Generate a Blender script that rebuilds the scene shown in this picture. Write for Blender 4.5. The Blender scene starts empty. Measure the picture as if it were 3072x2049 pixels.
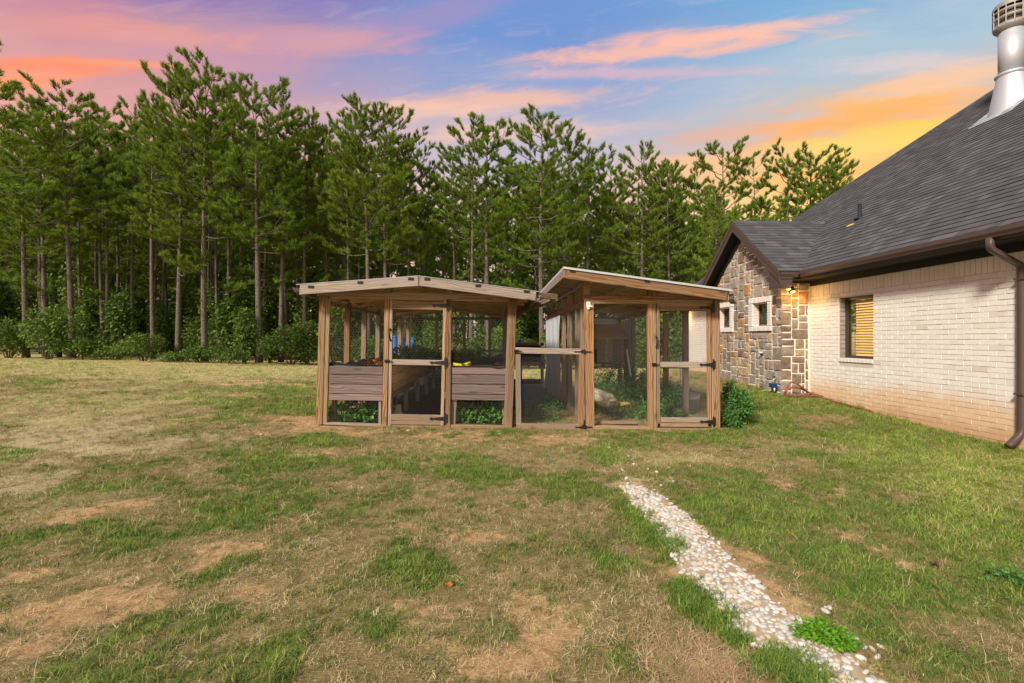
import bpy, math, random
import numpy as np
from mathutils import Vector, Matrix

# ------------------------------------------------------------------ camera, light, exposure
S = bpy.context.scene
COL = S.collection
F = 1450.0; CX = 1536.0; HY = 1017.0; EYE = 1.35
TH = math.atan(46 / 1450.0)
rnd = random.Random(11)
rng = np.random.default_rng(11)

cam = bpy.data.cameras.new("camera")
camo = bpy.data.objects.new("camera", cam); COL.objects.link(camo)
cam.sensor_width = 36.0; cam.lens = 36.0 * F / 3072.0
cam.shift_y = -7.5 / 3072.0
cam.clip_start = 0.05; cam.clip_end = 2000
camo.location = (0, 0, EYE)
camo.rotation_euler = (math.radians(90), 0, -TH)
S.camera = camo

S.view_settings.view_transform = 'Standard'; S.view_settings.look = 'None'
S.view_settings.gamma = 1.0; S.view_settings.exposure = 0.6
S.view_settings.use_curve_mapping = False
S.cycles.max_bounces = 7; S.cycles.diffuse_bounces = 3; S.cycles.transparent_max_bounces = 12
S.cycles.use_denoising = True

SUN_TO = Vector((-0.50, -0.64, 0.60)).normalized()      # direction towards the sun
sunl = bpy.data.lights.new("sun", 'SUN'); sunl.energy = 3.7; sunl.angle = math.radians(9)
sunl.color = (1.0, 0.93, 0.78)
suno = bpy.data.objects.new("sun", sunl); COL.objects.link(suno)
suno.rotation_euler = SUN_TO.to_track_quat('Z', 'Y').to_euler()

def lin(c):
    return tuple((x / 255.0 / 12.92) if x / 255.0 <= 0.04045 else ((x / 255.0 + 0.055) / 1.055) ** 2.4 for x in c)

class NT:
    """small helper for node trees"""
    def __init__(s, nt): s.t = nt; s.N = nt.nodes; s.L = nt.links
    def n(s, typ, **kw):
        x = s.N.new(typ)
        for k, v in kw.items(): setattr(x, k, v)
        return x
    def put(s, sock, v):
        if v is None: return
        if isinstance(v, bpy.types.NodeSocket): s.L.new(v, sock)
        elif hasattr(sock.default_value, '__len__') and not isinstance(v, (int, float)):
            v = tuple(v)
            n = len(sock.default_value)
            sock.default_value = (v + (1.0,))[:n] if len(v) < n else v[:n]
        else: sock.default_value = v
    def m(s, op, a, b=None, c=None, clamp=False):
        x = s.n('ShaderNodeMath', operation=op, use_clamp=clamp)
        for i, v in enumerate((a, b, c)):
            if v is not None: s.put(x.inputs[i], v)
        return x.outputs[0]
    def v(s, op, a, b=None):
        x = s.n('ShaderNodeVectorMath', operation=op)
        s.put(x.inputs[0], a)
        if b is not None: s.put(x.inputs[1], b)
        return x.outputs['Value' if op in ('LENGTH', 'DOT_PRODUCT') else 'Vector']
    def xyz(s, a, b, c):
        x = s.n('ShaderNodeCombineXYZ')
        for i, v in enumerate((a, b, c)): s.put(x.inputs[i], v)
        return x.outputs[0]
    def sep(s, a):
        x = s.n('ShaderNodeSeparateXYZ'); s.put(x.inputs[0], a); return x.outputs
    def mix(s, f, a, b, mode='MIX'):
        x = s.n('ShaderNodeMix', data_type='RGBA', blend_type=mode)
        s.put(x.inputs[0], f); s.put(x.inputs[6], a); s.put(x.inputs[7], b)
        return x.outputs[2]
    def noise(s, vec, scale=5, detail=3, rough=0.55, dist=0.0):
        x = s.n('ShaderNodeTexNoise'); s.put(x.inputs['Vector'], vec)
        x.inputs['Scale'].default_value = scale; x.inputs['Detail'].default_value = detail
        x.inputs['Roughness'].default_value = rough; x.inputs['Distortion'].default_value = dist
        return x.outputs['Fac']
    def ramp(s, f, stops, interp='LINEAR'):
        x = s.n('ShaderNodeValToRGB'); s.put(x.inputs[0], f)
        cr = x.color_ramp; cr.interpolation = interp
        while len(cr.elements) > 1: cr.elements.remove(cr.elements[-1])
        for i, (p, c) in enumerate(stops):
            e = cr.elements[0] if i == 0 else cr.elements.new(p)
            e.position = p
            e.color = tuple(c) + (1.0,) if len(c) == 3 else c
        return x.outputs[0]
    def sstep(s, v, lo, hi):
        x = s.n('ShaderNodeMapRange', interpolation_type='SMOOTHSTEP'); s.put(x.inputs[0], v)
        x.inputs[1].default_value = lo; x.inputs[2].default_value = hi
        return x.outputs[0]

# ------------------------------------------------------------------ sky
W = bpy.data.worlds.new("World"); S.world = W; W.use_nodes = True
W.node_tree.nodes.clear()
w = NT(W.node_tree)
gen = w.n('ShaderNodeTexCoord').outputs['Generated']
dirn = w.v('NORMALIZE', gen)
dx, dy, dz = w.sep(dirn)
az = w.m('ARCTAN2', dx, dy); el = w.m('ARCSINE', dz)
el2 = w.m('ARCTAN2', dz, w.m('ADD', w.m('ABSOLUTE', dy), 0.08))      # height above the horizon across the cloud bands
streak = w.noise(w.xyz(w.m('MULTIPLY', az, 2.2), w.m('ADD', w.m('MULTIPLY', el2, 10.0), w.m('MULTIPLY', az, -0.9)), w.m('MULTIPLY', dy, 1.0)), 1.3, 5, 0.55, 0.6)
fine = w.noise(w.xyz(w.m('MULTIPLY', az, 4.0), w.m('ADD', w.m('MULTIPLY', el2, 22.0), w.m('MULTIPLY', az, -2.2)), 3.3), 1.9, 7, 0.62, 0.9)
elw = w.m('ADD', el, w.m('MULTIPLY', w.m('SUBTRACT', streak, 0.5), 0.16))
ef = w.m('DIVIDE', elw, math.radians(90), clamp=True)
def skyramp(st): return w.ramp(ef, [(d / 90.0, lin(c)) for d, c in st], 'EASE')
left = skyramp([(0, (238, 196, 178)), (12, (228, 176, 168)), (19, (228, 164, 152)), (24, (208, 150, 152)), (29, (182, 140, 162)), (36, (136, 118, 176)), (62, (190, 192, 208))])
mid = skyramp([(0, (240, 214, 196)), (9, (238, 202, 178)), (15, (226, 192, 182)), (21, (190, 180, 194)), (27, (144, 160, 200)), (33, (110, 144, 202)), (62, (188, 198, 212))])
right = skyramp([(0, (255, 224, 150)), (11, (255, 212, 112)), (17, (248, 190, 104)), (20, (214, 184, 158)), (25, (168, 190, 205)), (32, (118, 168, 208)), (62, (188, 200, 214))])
azw = w.m('ADD', az, w.m('MULTIPLY', w.m('SUBTRACT', streak, 0.5), 0.25))
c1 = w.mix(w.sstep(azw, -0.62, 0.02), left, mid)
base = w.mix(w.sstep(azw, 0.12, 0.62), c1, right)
def blob(base, px, py, rx, ry, tilt, col, k, edge=0.75):
    a0 = (px - CX) / F; b0 = (HY - py) / F
    azc = TH + math.atan(a0); elc = math.atan2(b0, 1.08)
    f1 = 1 / (F * (1 + a0 * a0)); f2 = 1 / (F * (1 + b0 * b0))
    t = math.radians(tilt)
    u = w.m('SUBTRACT', az, azc); v = w.m('SUBTRACT', el2, elc)
    uu = w.m('MULTIPLY', w.m('ADD', w.m('MULTIPLY', u, math.cos(t)), w.m('MULTIPLY', v, math.sin(t))), 1 / (rx * f1))
    vv = w.m('MULTIPLY', w.m('SUBTRACT', w.m('MULTIPLY', v, math.cos(t)), w.m('MULTIPLY', u, math.sin(t))), 1 / (ry * f2))
    d = w.m('SQRT', w.m('ADD', w.m('MULTIPLY', uu, uu), w.m('MULTIPLY', vv, vv)))
    d = w.m('ADD', d, w.m('MULTIPLY', w.m('SUBTRACT', fine, 0.5), 2.3))
    d = w.m('ADD', d, w.m('MULTIPLY', w.m('SUBTRACT', streak, 0.5), 0.8))
    f = w.m('MULTIPLY', w.m('SUBTRACT', 1.0, w.sstep(d, 1 - edge, 1 + edge * 0.55)), k)
    return w.mix(w.m('MULTIPLY', f, 0.88), base, lin(col))
D3 = 3072 / 2351
for (px, py, rx, ry, ti, c, k) in [
    (430, 20, 220, 40, 0, (112, 104, 178), 0.65), (760, 30, 160, 44, 10, (124, 112, 180), 0.55),
    (1000, 55, 190, 34, 12, (168, 140, 184), 0.6), (760, 115, 230, 30, 0, (222, 156, 156), 0.7),
    (520, 150, 240, 50, -4, (200, 148, 168), 0.6), (150, 60, 200, 60, -10, (198, 128, 148), 0.6),
    (120, 190, 290, 20, 2, (255, 140, 96), 0.95), (300, 178, 160, 9, 0, (255, 156, 104), 0.8),
    (30, 225, 160, 26, 8, (255, 152, 96), 0.9),
    (1500, 118, 310, 26, 5, (250, 186, 156), 0.95), (1700, 78, 230, 15, 7, (250, 190, 164), 0.9), (1560, 92, 170, 20, 3, (246, 184, 160), 0.8),
    (1420, 170, 290, 15, 1, (226, 180, 184), 0.7), (1150, 235, 280, 26, 2, (246, 188, 156), 0.85), (1000, 262, 240, 20, 0, (244, 194, 170), 0.7),
    (2080, 150, 220, 22, 3, (226, 200, 196), 0.75), (2130, 205, 250, 34, 14, (250, 196, 150), 0.9),
    (1720, 300, 230, 30, 8, (232, 170, 136), 0.75), (1960, 275, 330, 40, 12, (255, 176, 84), 0.95),
    (2010, 315, 300, 26, 10, (255, 208, 84), 0.95), (1920, 350, 260, 30, 8, (255, 212, 108), 0.9),
    (1640, 375, 220, 30, 6, (252, 190, 132), 0.9), (330, 110, 260, 26, -4, (232, 156, 136), 0.6), (1180, 300, 260, 26, 2, (244, 196, 166), 0.7)]:
    base = blob(base, px * D3, py * D3, rx * D3, ry * D3, ti, c, k)
wisps = w.sstep(fine, 0.52, 0.78)
base = w.mix(w.m('MULTIPLY', wisps, 0.16), base, lin((250, 205, 190)))
nish = w.n('ShaderNodeTexSky', sky_type='NISHITA', sun_disc=False)
nish.sun_elevation = math.asin(SUN_TO.z); nish.sun_rotation = math.atan2(SUN_TO.x, SUN_TO.y)
nb = w.n('ShaderNodeBackground'); w.L.new(nish.outputs[0], nb.inputs[0]); nb.inputs[1].default_value = 0.05
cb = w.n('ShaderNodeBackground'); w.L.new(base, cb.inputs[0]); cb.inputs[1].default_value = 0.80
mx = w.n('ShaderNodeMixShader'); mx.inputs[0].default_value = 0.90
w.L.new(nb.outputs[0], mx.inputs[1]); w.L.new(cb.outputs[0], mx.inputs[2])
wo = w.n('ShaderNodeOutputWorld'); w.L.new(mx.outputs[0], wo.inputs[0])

# ------------------------------------------------------------------ measuring: a pixel of the photograph seen on a known plane
def ray(px, py):
    a = (px - CX) / F; b = (HY - py) / F
    return Vector((math.sin(TH) + a * math.cos(TH), math.cos(TH) - a * math.sin(TH), b))
E0 = Vector((0, 0, EYE))
def onY(px, py, Y): d = ray(px, py); return E0 + d * (Y / d.y)
def onX(px, py, X): d = ray(px, py); return E0 + d * (X / d.x)

def sst(x, a, b):
    t = np.clip((x - a) / (b - a), 0, 1); return t * t * (3 - 2 * t)
def _h(ix, iy, seed):
    h = (ix.astype(np.int64) * 374761393 + iy.astype(np.int64) * 668265263 + seed * 1442695041) & 0xffffffff
    h = ((h ^ (h >> 13)) * 1274126177) & 0xffffffff
    return ((h ^ (h >> 16)) & 0xffff) / 65535.0
def vn(x, y, sc, seed=0):
    x = np.asarray(x, float) * sc; y = np.asarray(y, float) * sc
    ix = np.floor(x); iy = np.floor(y); fx = x - ix; fy = y - iy
    fx = fx * fx * (3 - 2 * fx); fy = fy * fy * (3 - 2 * fy)
    a = _h(ix, iy, seed); b = _h(ix + 1, iy, seed); c = _h(ix, iy + 1, seed); d = _h(ix + 1, iy + 1, seed)
    return a + (b - a) * fx + (c - a) * fy + (a - b - c + d) * fx * fy
def fbm(x, y, sc, o=4, seed=0):
    r = 0; a = 0.5
    for i in range(o): r = r + a * vn(x, y, sc * 2 ** i, seed + i * 7); a *= 0.5
    return r / (1 - 0.5 ** o)
def G(x, y):
    x = np.asarray(x, float); y = np.asarray(y, float)
    t = sst(y, 12, 38)
    xc = np.clip(x, -60, 40)
    z = -(0.0145 + 0.008 * t) * xc - 0.83 * t
    z = z + 0.42 * sst(x, 3.9, 6.6) * sst(y, 5.5, 14.5) * (1 - sst(y, 20, 34))
    near = 1 - sst(y, 9, 20)
    z = z + (fbm(x, y, 1.1, 3, 5) - 0.5) * 0.035 * near + (fbm(x, y, 7.0, 2, 9) - 0.5) * 0.012 * near
    return z
def g(x, y): return float(G(x, y))
def onG(px, py):
    d = ray(px, py); t = 1.0
    if d.z >= -0.004: t = 60
    else:
        t = EYE / -d.z
        for _ in range(25):
            p = E0 + d * t
            t = max(0.5, min(90, t + (p.z - g(p.x, p.y)) / (-d.z) * 0.7))
    p = E0 + d * t
    return Vector((p.x, p.y, g(p.x, p.y)))

# ------------------------------------------------------------------ object helpers
WM = {}
def tag(o, label=None, cat=None, group=None, kind=None):
    for k, v in (('label', label), ('category', cat), ('group', group), ('kind', kind)):
        if v: o[k] = v
    return o
def place(o, parent, M):
    COL.objects.link(o)
    WM[o] = M
    if parent is not None:
        o.parent = parent; o.matrix_basis = WM[parent].inverted() @ M
    else: o.matrix_basis = M
    return o
def empty(name, loc, parent=None, **kw):
    o = bpy.data.objects.new(name, None); o.empty_display_size = 0.2
    place(o, parent, Matrix.Translation(loc)); tag(o, **kw); return o
def mesh(verts, faces, name="mesh", smooth=False):
    me = bpy.data.meshes.new(name)
    me.from_pydata([tuple(v) for v in verts] if not isinstance(verts, np.ndarray) else verts.tolist(), [], faces)
    if smooth: me.polygons.foreach_set('use_smooth', [True] * len(me.polygons))
    me.update(); return me
def fastmesh(V, Fc, name="mesh", smooth=False):
    """V (n,3), Fc (m,k) numpy"""
    me = bpy.data.meshes.new(name); k = Fc.shape[1]
    me.vertices.add(len(V)); me.vertices.foreach_set('co', V.astype(np.float32).ravel())
    me.loops.add(Fc.size); me.loops.foreach_set('vertex_index', Fc.astype(np.int32).ravel())
    me.polygons.add(len(Fc)); me.polygons.foreach_set('loop_start', np.arange(0, Fc.size, k, dtype=np.int32))
    me.polygons.foreach_set('loop_total', np.full(len(Fc), k, dtype=np.int32))
    if smooth: me.polygons.foreach_set('use_smooth', np.ones(len(Fc), bool))
    me.update(calc_edges=True); me.validate(); return me
def obj(name, me, mat, parent=None, M=None, **kw):
    """me in world coordinates unless M is given (then local)"""
    if M is None:
        c = WM[parent].translation if parent is not None else Vector((0, 0, 0))
        M = Matrix.Translation(c); me.transform(Matrix.Translation(-c))
    if mat is not None:
        me.materials.clear(); me.materials.append(mat)
    o = bpy.data.objects.new(name, me); place(o, parent, M); tag(o, **kw); return o
class MB:
    def __init__(s): s.v = []; s.f = []
    def add(s, vs, fs):
        n = len(s.v); s.v += [tuple(v) for v in vs]; s.f += [tuple(i + n for i in f) for f in fs]
    def box(s, x0, x1, y0, y1, z0, z1):
        s.add([(x0, y0, z0), (x1, y0, z0), (x1, y1, z0), (x0, y1, z0), (x0, y0, z1), (x1, y0, z1), (x1, y1, z1), (x0, y1, z1)],
              [(0, 3, 2, 1), (4, 5, 6, 7), (0, 1, 5, 4), (1, 2, 6, 5), (2, 3, 7, 6), (3, 0, 4, 7)])
    def prism(s, poly, ext, bev=0.0, taper=None):
        """poly: 3-D points in order; extruded by vector ext"""
        poly = [Vector(p) for p in poly]; ext = Vector(ext); n = len(poly)
        c = sum(poly, Vector()) / n
        nrm = Vector()
        for i in range(n): nrm += (poly[i] - c).cross(poly[(i + 1) % n] - c)
        if nrm.dot(ext) < 0: poly = poly[::-1]
        top = [p + ext for p in poly]
        if bev > 0:
            eb = ext.normalized() * bev
            mid = [p - eb for p in top]
            top = [p + (c + ext - p).normalized() * bev * 1.3 for p in top]
            vs = poly + mid + top
            fs = [(i, (i + 1) % n, n + (i + 1) % n, n + i) for i in range(n)] + [(n + i, n + (i + 1) % n, 2 * n + (i + 1) % n, 2 * n + i) for i in range(n)]
            fs += [tuple(range(2 * n, 3 * n)), tuple(range(n - 1, -1, -1))]
        else:
            vs = poly + top
            fs = [(i, (i + 1) % n, n + (i + 1) % n, n + i) for i in range(n)] + [tuple(range(n, 2 * n)), tuple(range(n - 1, -1, -1))]
        s.add(vs, fs)
    def tube(s, pts, r, k=6, cap=True):
        pts = [Vector(p) for p in pts]; n = len(pts)
        rr = r if hasattr(r, '__len__') else [r] * n
        t0 = (pts[1] - pts[0]).normalized()
        a = t0.orthogonal().normalized(); vs = []
        for i in range(n):
            t = (pts[min(i + 1, n - 1)] - pts[max(i - 1, 0)]).normalized()
            a = (a - t * a.dot(t)); a = a.normalized() if a.length > 1e-6 else t.orthogonal().normalized()
            b = t.cross(a)
            for j in range(k):
                an = 2 * math.pi * j / k
                vs.append(pts[i] + (a * math.cos(an) + b * math.sin(an)) * rr[i])
        fs = [(i * k + j, i * k + (j + 1) % k, (i + 1) * k + (j + 1) % k, (i + 1) * k + j) for i in range(n - 1) for j in range(k)]
        if cap: fs += [tuple(range(k - 1, -1, -1)), tuple(range((n - 1) * k, n * k))]
        s.add(vs, fs)
    def lathe(s, prof, c, k=24, cap=True):
        vs = []; n = len(prof)
        for (r, z) in prof:
            for j in range(k):
                an = 2 * math.pi * j / k; vs.append((c[0] + r * math.cos(an), c[1] + r * math.sin(an), c[2] + z))
        fs = [(i * k + j, i * k + (j + 1) % k, (i + 1) * k + (j + 1) % k, (i + 1) * k + j) for i in range(n - 1) for j in range(k)]
        if cap: fs += [tuple(range(k - 1, -1, -1)), tuple(range((n - 1) * k, n * k))]
        s.add(vs, fs)
    def build(s, name, mat, parent=None, smooth=False, **kw):
        return obj(name, mesh(s.v, s.f, name, smooth), mat, parent, **kw)
def beam(name, a, b, wd, th, mat, parent, up=(0, -1, 0), ch=0.004, **kw):
    """a board from a to b: wd = visible width, th = thickness along up; its own X axis runs with the grain"""
    a = Vector(a); b = Vector(b); x = (b - a); L = x.length; x.normalize()
    z = Vector(up); z = (z - x * z.dot(x)).normalized(); y = z.cross(x)
    h, t = wd / 2, th / 2; c = min(ch, h * 0.4, t * 0.4)
    ring = [(-h + c, -t), (h - c, -t), (h, -t + c), (h, t - c), (h - c, t), (-h + c, t), (-h, t - c), (-h, -t + c)]
    vs = [(-L / 2, p, q) for p, q in ring] + [(L / 2, p, q) for p, q in ring]
    fs = [(i, (i + 1) % 8, 8 + (i + 1) % 8, 8 + i) for i in range(8)] + [tuple(range(7, -1, -1)), tuple(range(8, 16))]
    me = mesh(vs, [f[::-1] for f in fs] if False else fs, name)
    M = Matrix((x, y, z)).transposed().to_4x4(); M.translation = (a + b) / 2
    return obj(name, me, mat, parent, M, **kw)
def fbeam(name, p0, p1, wpx, th, Y, mat, parent, **kw):
    """a board whose front face lies on the plane Y, from its two ends seen in the photo"""
    a = onY(p0[0], p0[1], Y); b = onY(p1[0], p1[1], Y); o = Vector((0, th / 2, 0))
    return beam(name, a + o, b + o, wpx * Y / F, th, mat, parent, **kw)
def copy_tree(o, parent=None, M=None):
    c = o.copy(); COL.objects.link(c)
    if parent is None:
        c.matrix_basis = M; WM[c] = M
    else:
        c.parent = parent; c.matrix_basis = o.matrix_basis.copy()
    for ch in KIDS.get(o, []): copy_tree(ch, c)
    return c
KIDS = {}
# ------------------------------------------------------------------ materials
def new_mat(name, rough=0.8, spec=0.3):
    m = bpy.data.materials.new(name); m.use_nodes = True
    t = NT(m.node_tree); b = t.N['Principled BSDF']
    b.inputs['Roughness'].default_value = rough
    b.inputs['Specular IOR Level'].default_value = spec
    return m, t, b
def bump(t, b, h, s=0.3, d=0.01):
    x = t.n('ShaderNodeBump'); x.inputs['Strength'].default_value = s; x.inputs['Distance'].default_value = d
    t.L.new(h, x.inputs['Height']); t.L.new(x.outputs[0], b.inputs['Normal'])
def orand(t): return t.n('ShaderNodeObjectInfo').outputs['Random']
def irand(t): return t.n('ShaderNodeNewGeometry').outputs['Random Per Island']
def prand(t): return t.m('FRACT', t.m('ADD', t.m('MULTIPLY', orand(t), 7.13), t.m('MULTIPLY', irand(t), 3.7)))
def wpos(t): return t.n('ShaderNodeNewGeometry').outputs['Position']
def flat(name, col, rough=0.6, spec=0.4, metal=0.0, var=0.12, sc=12):
    m, t, b = new_mat(name, rough, spec)
    n = t.noise(wpos(t), sc, 4)
    c = t.mix(t.m('MULTIPLY', n, var * 2), col, tuple(x * 0.55 for x in col))
    t.L.new(c, b.inputs['Base Color']); b.inputs['Metallic'].default_value = metal
    bump(t, b, n, 0.12); return m
def wood(name, light, dark, grey, greyk, rough=0.85, ring=1.0):
    m, t, b = new_mat(name, rough, 0.2)
    co = t.n('ShaderNodeTexCoord').outputs['Object']; r = orand(t)
    off = t.xyz(t.m('MULTIPLY', r, 31.0), t.m('MULTIPLY', r, 0.9), t.m('MULTIPLY', r, 1.7))
    p = t.v('ADD', co, off)
    warp = t.noise(t.v('MULTIPLY', p, (1.3, 7, 7)), 1.0, 2)
    q = t.sep(p)
    rings = t.n('ShaderNodeTexWave', wave_type='BANDS', bands_direction='Y')
    rings.inputs['Scale'].default_value = 9; rings.inputs['Distortion'].default_value = 0
    yy = t.m('ADD', t.m('ADD', q[1], t.m('MULTIPLY', q[2], 0.8)), t.m('MULTIPLY', t.m('SUBTRACT', warp, 0.5), 0.17 * ring))
    t.L.new(t.xyz(0, yy, 0), rings.inputs['Vector'])
    gr = t.noise(t.v('MULTIPLY', p, (2.5, 90, 90)), 1.0, 3, 0.6)
    k = t.m('ADD', t.m('MULTIPLY', rings.outputs['Fac'], 0.55), t.m('MULTIPLY', gr, 0.55))
    c = t.ramp(k, [(0.2, dark), (0.5, tuple((a + e) / 2 for a, e in zip(light, dark))), (0.85, light)])
    kn = t.n('ShaderNodeTexVoronoi'); kn.inputs['Scale'].default_value = 1.0
    t.L.new(t.v('MULTIPLY', p, (2.1, 9, 9)), kn.inputs['Vector'])
    knot = t.m('SUBTRACT', 1.0, t.sstep(kn.outputs['Distance'], 0.07, 0.2))
    c = t.mix(t.m('MULTIPLY', knot, 0.75), c, tuple(x * 0.35 for x in dark))
    big = t.noise(t.v('MULTIPLY', p, (1.2, 6, 6)), 1.0, 3)
    c = t.mix(t.m('MULTIPLY', t.sstep(big, 0.3, 0.7), greyk), c, t.mix(gr, tuple(x * 0.5 for x in grey), tuple(x * 1.15 for x in grey)))
    hv = t.m('ADD', 0.66, t.m('MULTIPLY', r, 0.55))
    c = t.mix(1.0, c, t.xyz(hv, hv, hv), 'MULTIPLY')
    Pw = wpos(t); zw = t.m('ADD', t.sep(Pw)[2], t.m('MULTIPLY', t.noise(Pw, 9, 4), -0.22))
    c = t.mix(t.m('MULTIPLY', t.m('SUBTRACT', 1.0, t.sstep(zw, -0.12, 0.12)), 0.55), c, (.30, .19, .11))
    t.L.new(c, b.inputs['Base Color']); bump(t, b, k, 0.35, 0.004); return m
M_post = wood('orange_brown_timber', (.39, .21, .095), (.14, .066, .029), (.32, .245, .175), 0.45)
M_rail = wood('tan_timber', (.40, .27, .155), (.17, .10, .055), (.40, .33, .25), 0.55)
M_grey = wood('weathered_grey_timber', (.36, .29, .235), (.17, .12, .095), (.34, .285, .26), 0.75)
M_plum = wood('purple_brown_timber', (.25, .185, .165), (.11, .075, .068), (.23, .175, .17), 0.6)
M_roofw = wood('fresh_roof_timber', (.82, .58, .33), (.48, .30, .145), (.38, .29, .2), 0.15)
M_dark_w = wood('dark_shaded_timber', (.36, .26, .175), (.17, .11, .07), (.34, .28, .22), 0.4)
M_black = flat('black_iron', (.012, .012, .014), 0.45, 0.5)
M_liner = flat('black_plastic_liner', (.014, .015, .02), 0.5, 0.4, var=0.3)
M_white = flat('white_plastic', (.74, .74, .73), 0.4)
M_pale = flat('pale_plastic', (.62, .61, .54), 0.5)
M_blue = flat('blue_plastic', (.012, .14, .48), 0.35)
M_dblue = flat('dark_blue_plastic', (.01, .045, .14), 0.4)
M_metal = flat('galvanised_metal', (.52, .54, .56), 0.56, 0.5, 0.5, sc=4)
M_roofmetal = flat('pale_roof_metal', (.55, .57, .58), 0.5, 0.5, 0.2)
M_brown = flat('brown_painted_metal', (.085, .060, .052), 0.38, 0.5, var=0.06)
M_soffit = flat('dark_brown_paint', (.013, .010, .009), 0.7)
M_frame = flat('bronze_window_frame', (.06, .045, .04), 0.45)
M_redframe = flat('red_brown_window_frame', (.16, .06, .04), 0.5)
M_hose = flat('red_brown_hose', (.25, .075, .05), 0.5)
M_yhose = flat('yellow_hose', (.62, .45, .12), 0.5)
M_rope = flat('cream_cord', (.6, .55, .42), 0.8)
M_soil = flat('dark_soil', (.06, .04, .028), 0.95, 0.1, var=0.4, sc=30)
M_leafred = flat('orange_dead_leaf', (.45, .12, .03), 0.8)
M_yellow = flat('yellow_sack_plastic', (.72, .6, .02), 0.4)
M_flower_r = flat('red_petal', (.6, .04, .05), 0.7); M_flower_o = flat('orange_petal', (.6, .2, .02), 0.7)
M_galv = flat('wire_metal', (.27, .27, .26), 0.6, 0.4, 0.1)
M_interior = flat('dark_room_wall', (.04, .035, .03), 0.9)

def stain_band_mix(t, c):
    """soil splashed on the foot of the wall, a darker yellowish band near its top"""
    P = wpos(t); z = t.sep(P)[2]
    n = t.noise(P, 1.3, 4); n2 = t.noise(P, 7, 3)
    zz = t.m('ADD', z, t.m('ADD', t.m('MULTIPLY', t.m('SUBTRACT', n, 0.5), 0.5), t.m('MULTIPLY', t.m('SUBTRACT', n2, 0.5), 0.14)))
    c = t.mix(t.m('MULTIPLY', t.m('SUBTRACT', 1.0, t.sstep(zz, 0.26, 0.68)), 0.72), c, (.62, .385, .18))
    c = t.mix(t.m('MULTIPLY', t.m('SUBTRACT', 1.0, t.sstep(zz, 0.02, 0.2)), 0.5), c, (.42, .21, .10))
    c = t.mix(t.m('MULTIPLY', t.sstep(zz, 2.18, 2.5), 0.45), c, (.52, .46, .29))  # darker and yellower towards the top of the wall
    return c
def brickmat(name, cols, stain=True):
    m, t, b = new_mat(name, 0.92, 0.15)
    P = wpos(t); r = prand(t)
    c = t.ramp(r, [(0, cols[0]), (0.35, cols[1]), (0.7, cols[2]), (0.96, cols[1]), (1.0, cols[3])])
    n = t.noise(P, 22, 5, 0.65); n2 = t.noise(P, 5, 3)
    c = t.mix(t.m('MULTIPLY', t.sstep(n, 0.5, 0.72), 0.35), c, cols[3])
    c = t.mix(t.m('MULTIPLY', t.sstep(n2, 0.45, 0.75), 0.25), c, (.62, .57, .52))
    if stain: c = stain_band_mix(t, c)
    t.L.new(c, b.inputs['Base Color']); bump(t, b, t.noise(P, 60, 4, 0.7), 0.5, 0.006); return m
M_brick = brickmat('whitewashed_brick', [(.69, .65, .59), (.75, .715, .665), (.72, .68, .635), (.60, .545, .47)])
M_greybrick = brickmat('grey_brown_brick', [(.28, .23, .2), (.34, .28, .24), (.3, .25, .22), (.2, .16, .13)])
M_mortar, t, b = new_mat('whitewashed_mortar', 0.95, 0.1)
c = t.mix(t.noise(wpos(t), 9, 4), (.60, .55, .49), (.46, .41, .36)); t.L.new(stain_band_mix(t, c), b.inputs['Base Color'])
def stonemat(name, a, bcol, cc):
    m, t, b = new_mat(name, 0.9, 0.2)
    P = wpos(t); n = t.noise(P, 9, 5, 0.6, 0.5); n2 = t.noise(P, 40, 4, 0.7)
    c = t.ramp(t.m('ADD', t.m('MULTIPLY', n, 0.75), t.m('MULTIPLY', n2, 0.25)), [(0.3, a), (0.52, bcol), (0.72, cc)])
    hv = t.m('ADD', 0.82, t.m('MULTIPLY', orand(t), 0.4)); c = t.mix(1.0, c, t.xyz(hv, hv, hv), 'MULTIPLY')
    t.L.new(c, b.inputs['Base Color']); bump(t, b, t.m('ADD', n, t.m('MULTIPLY', n2, 0.6)), 0.8, 0.02); return m
M_st = [stonemat('grey_stone', (.19, .15, .115), (.32, .265, .215), (.43, .37, .31)),
        stonemat('blue_grey_stone', (.16, .135, .12), (.26, .225, .20), (.36, .32, .285)),
        stonemat('tan_stone', (.2, .14, .08), (.36, .27, .17), (.45, .37, .27)),
        stonemat('ochre_stone', (.2, .09, .04), (.40, .22, .08), (.48, .34, .18)),
        stonemat('brown_stone', (.13, .08, .055), (.22, .16, .12), (.32, .26, .21))]
M_smortar = flat('cream_stone_mortar', (.9, .8, .66), 0.95, 0.1, var=0.2)
M_trimbrick = flat('white_painted_brick', (.72, .67, .63), 0.85, 0.15, var=0.1)

M_shingle, t, b = new_mat('asphalt_shingle', 0.9, 0.25)
r = prand(t)
c = t.ramp(r, [(0, (.056, .054, .058)), (0.3, (.078, .074, .078)), (0.55, (.098, .093, .097)), (0.72, (.064, .062, .070)), (0.9, (.11, .106, .114)), (1, (.13, .126, .136))])
P = wpos(t); n = t.noise(P, 160, 2, 0.7); n2 = t.noise(P, 2.2, 3)
c = t.mix(t.m('MULTIPLY', n, 0.45), c, (.035, .033, .034)); c = t.mix(t.m('MULTIPLY', n2, 0.12), c, (.15, .13, .125))
t.L.new(c, b.inputs['Base Color']); bump(t, b, n, 0.4, 0.004)

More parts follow.
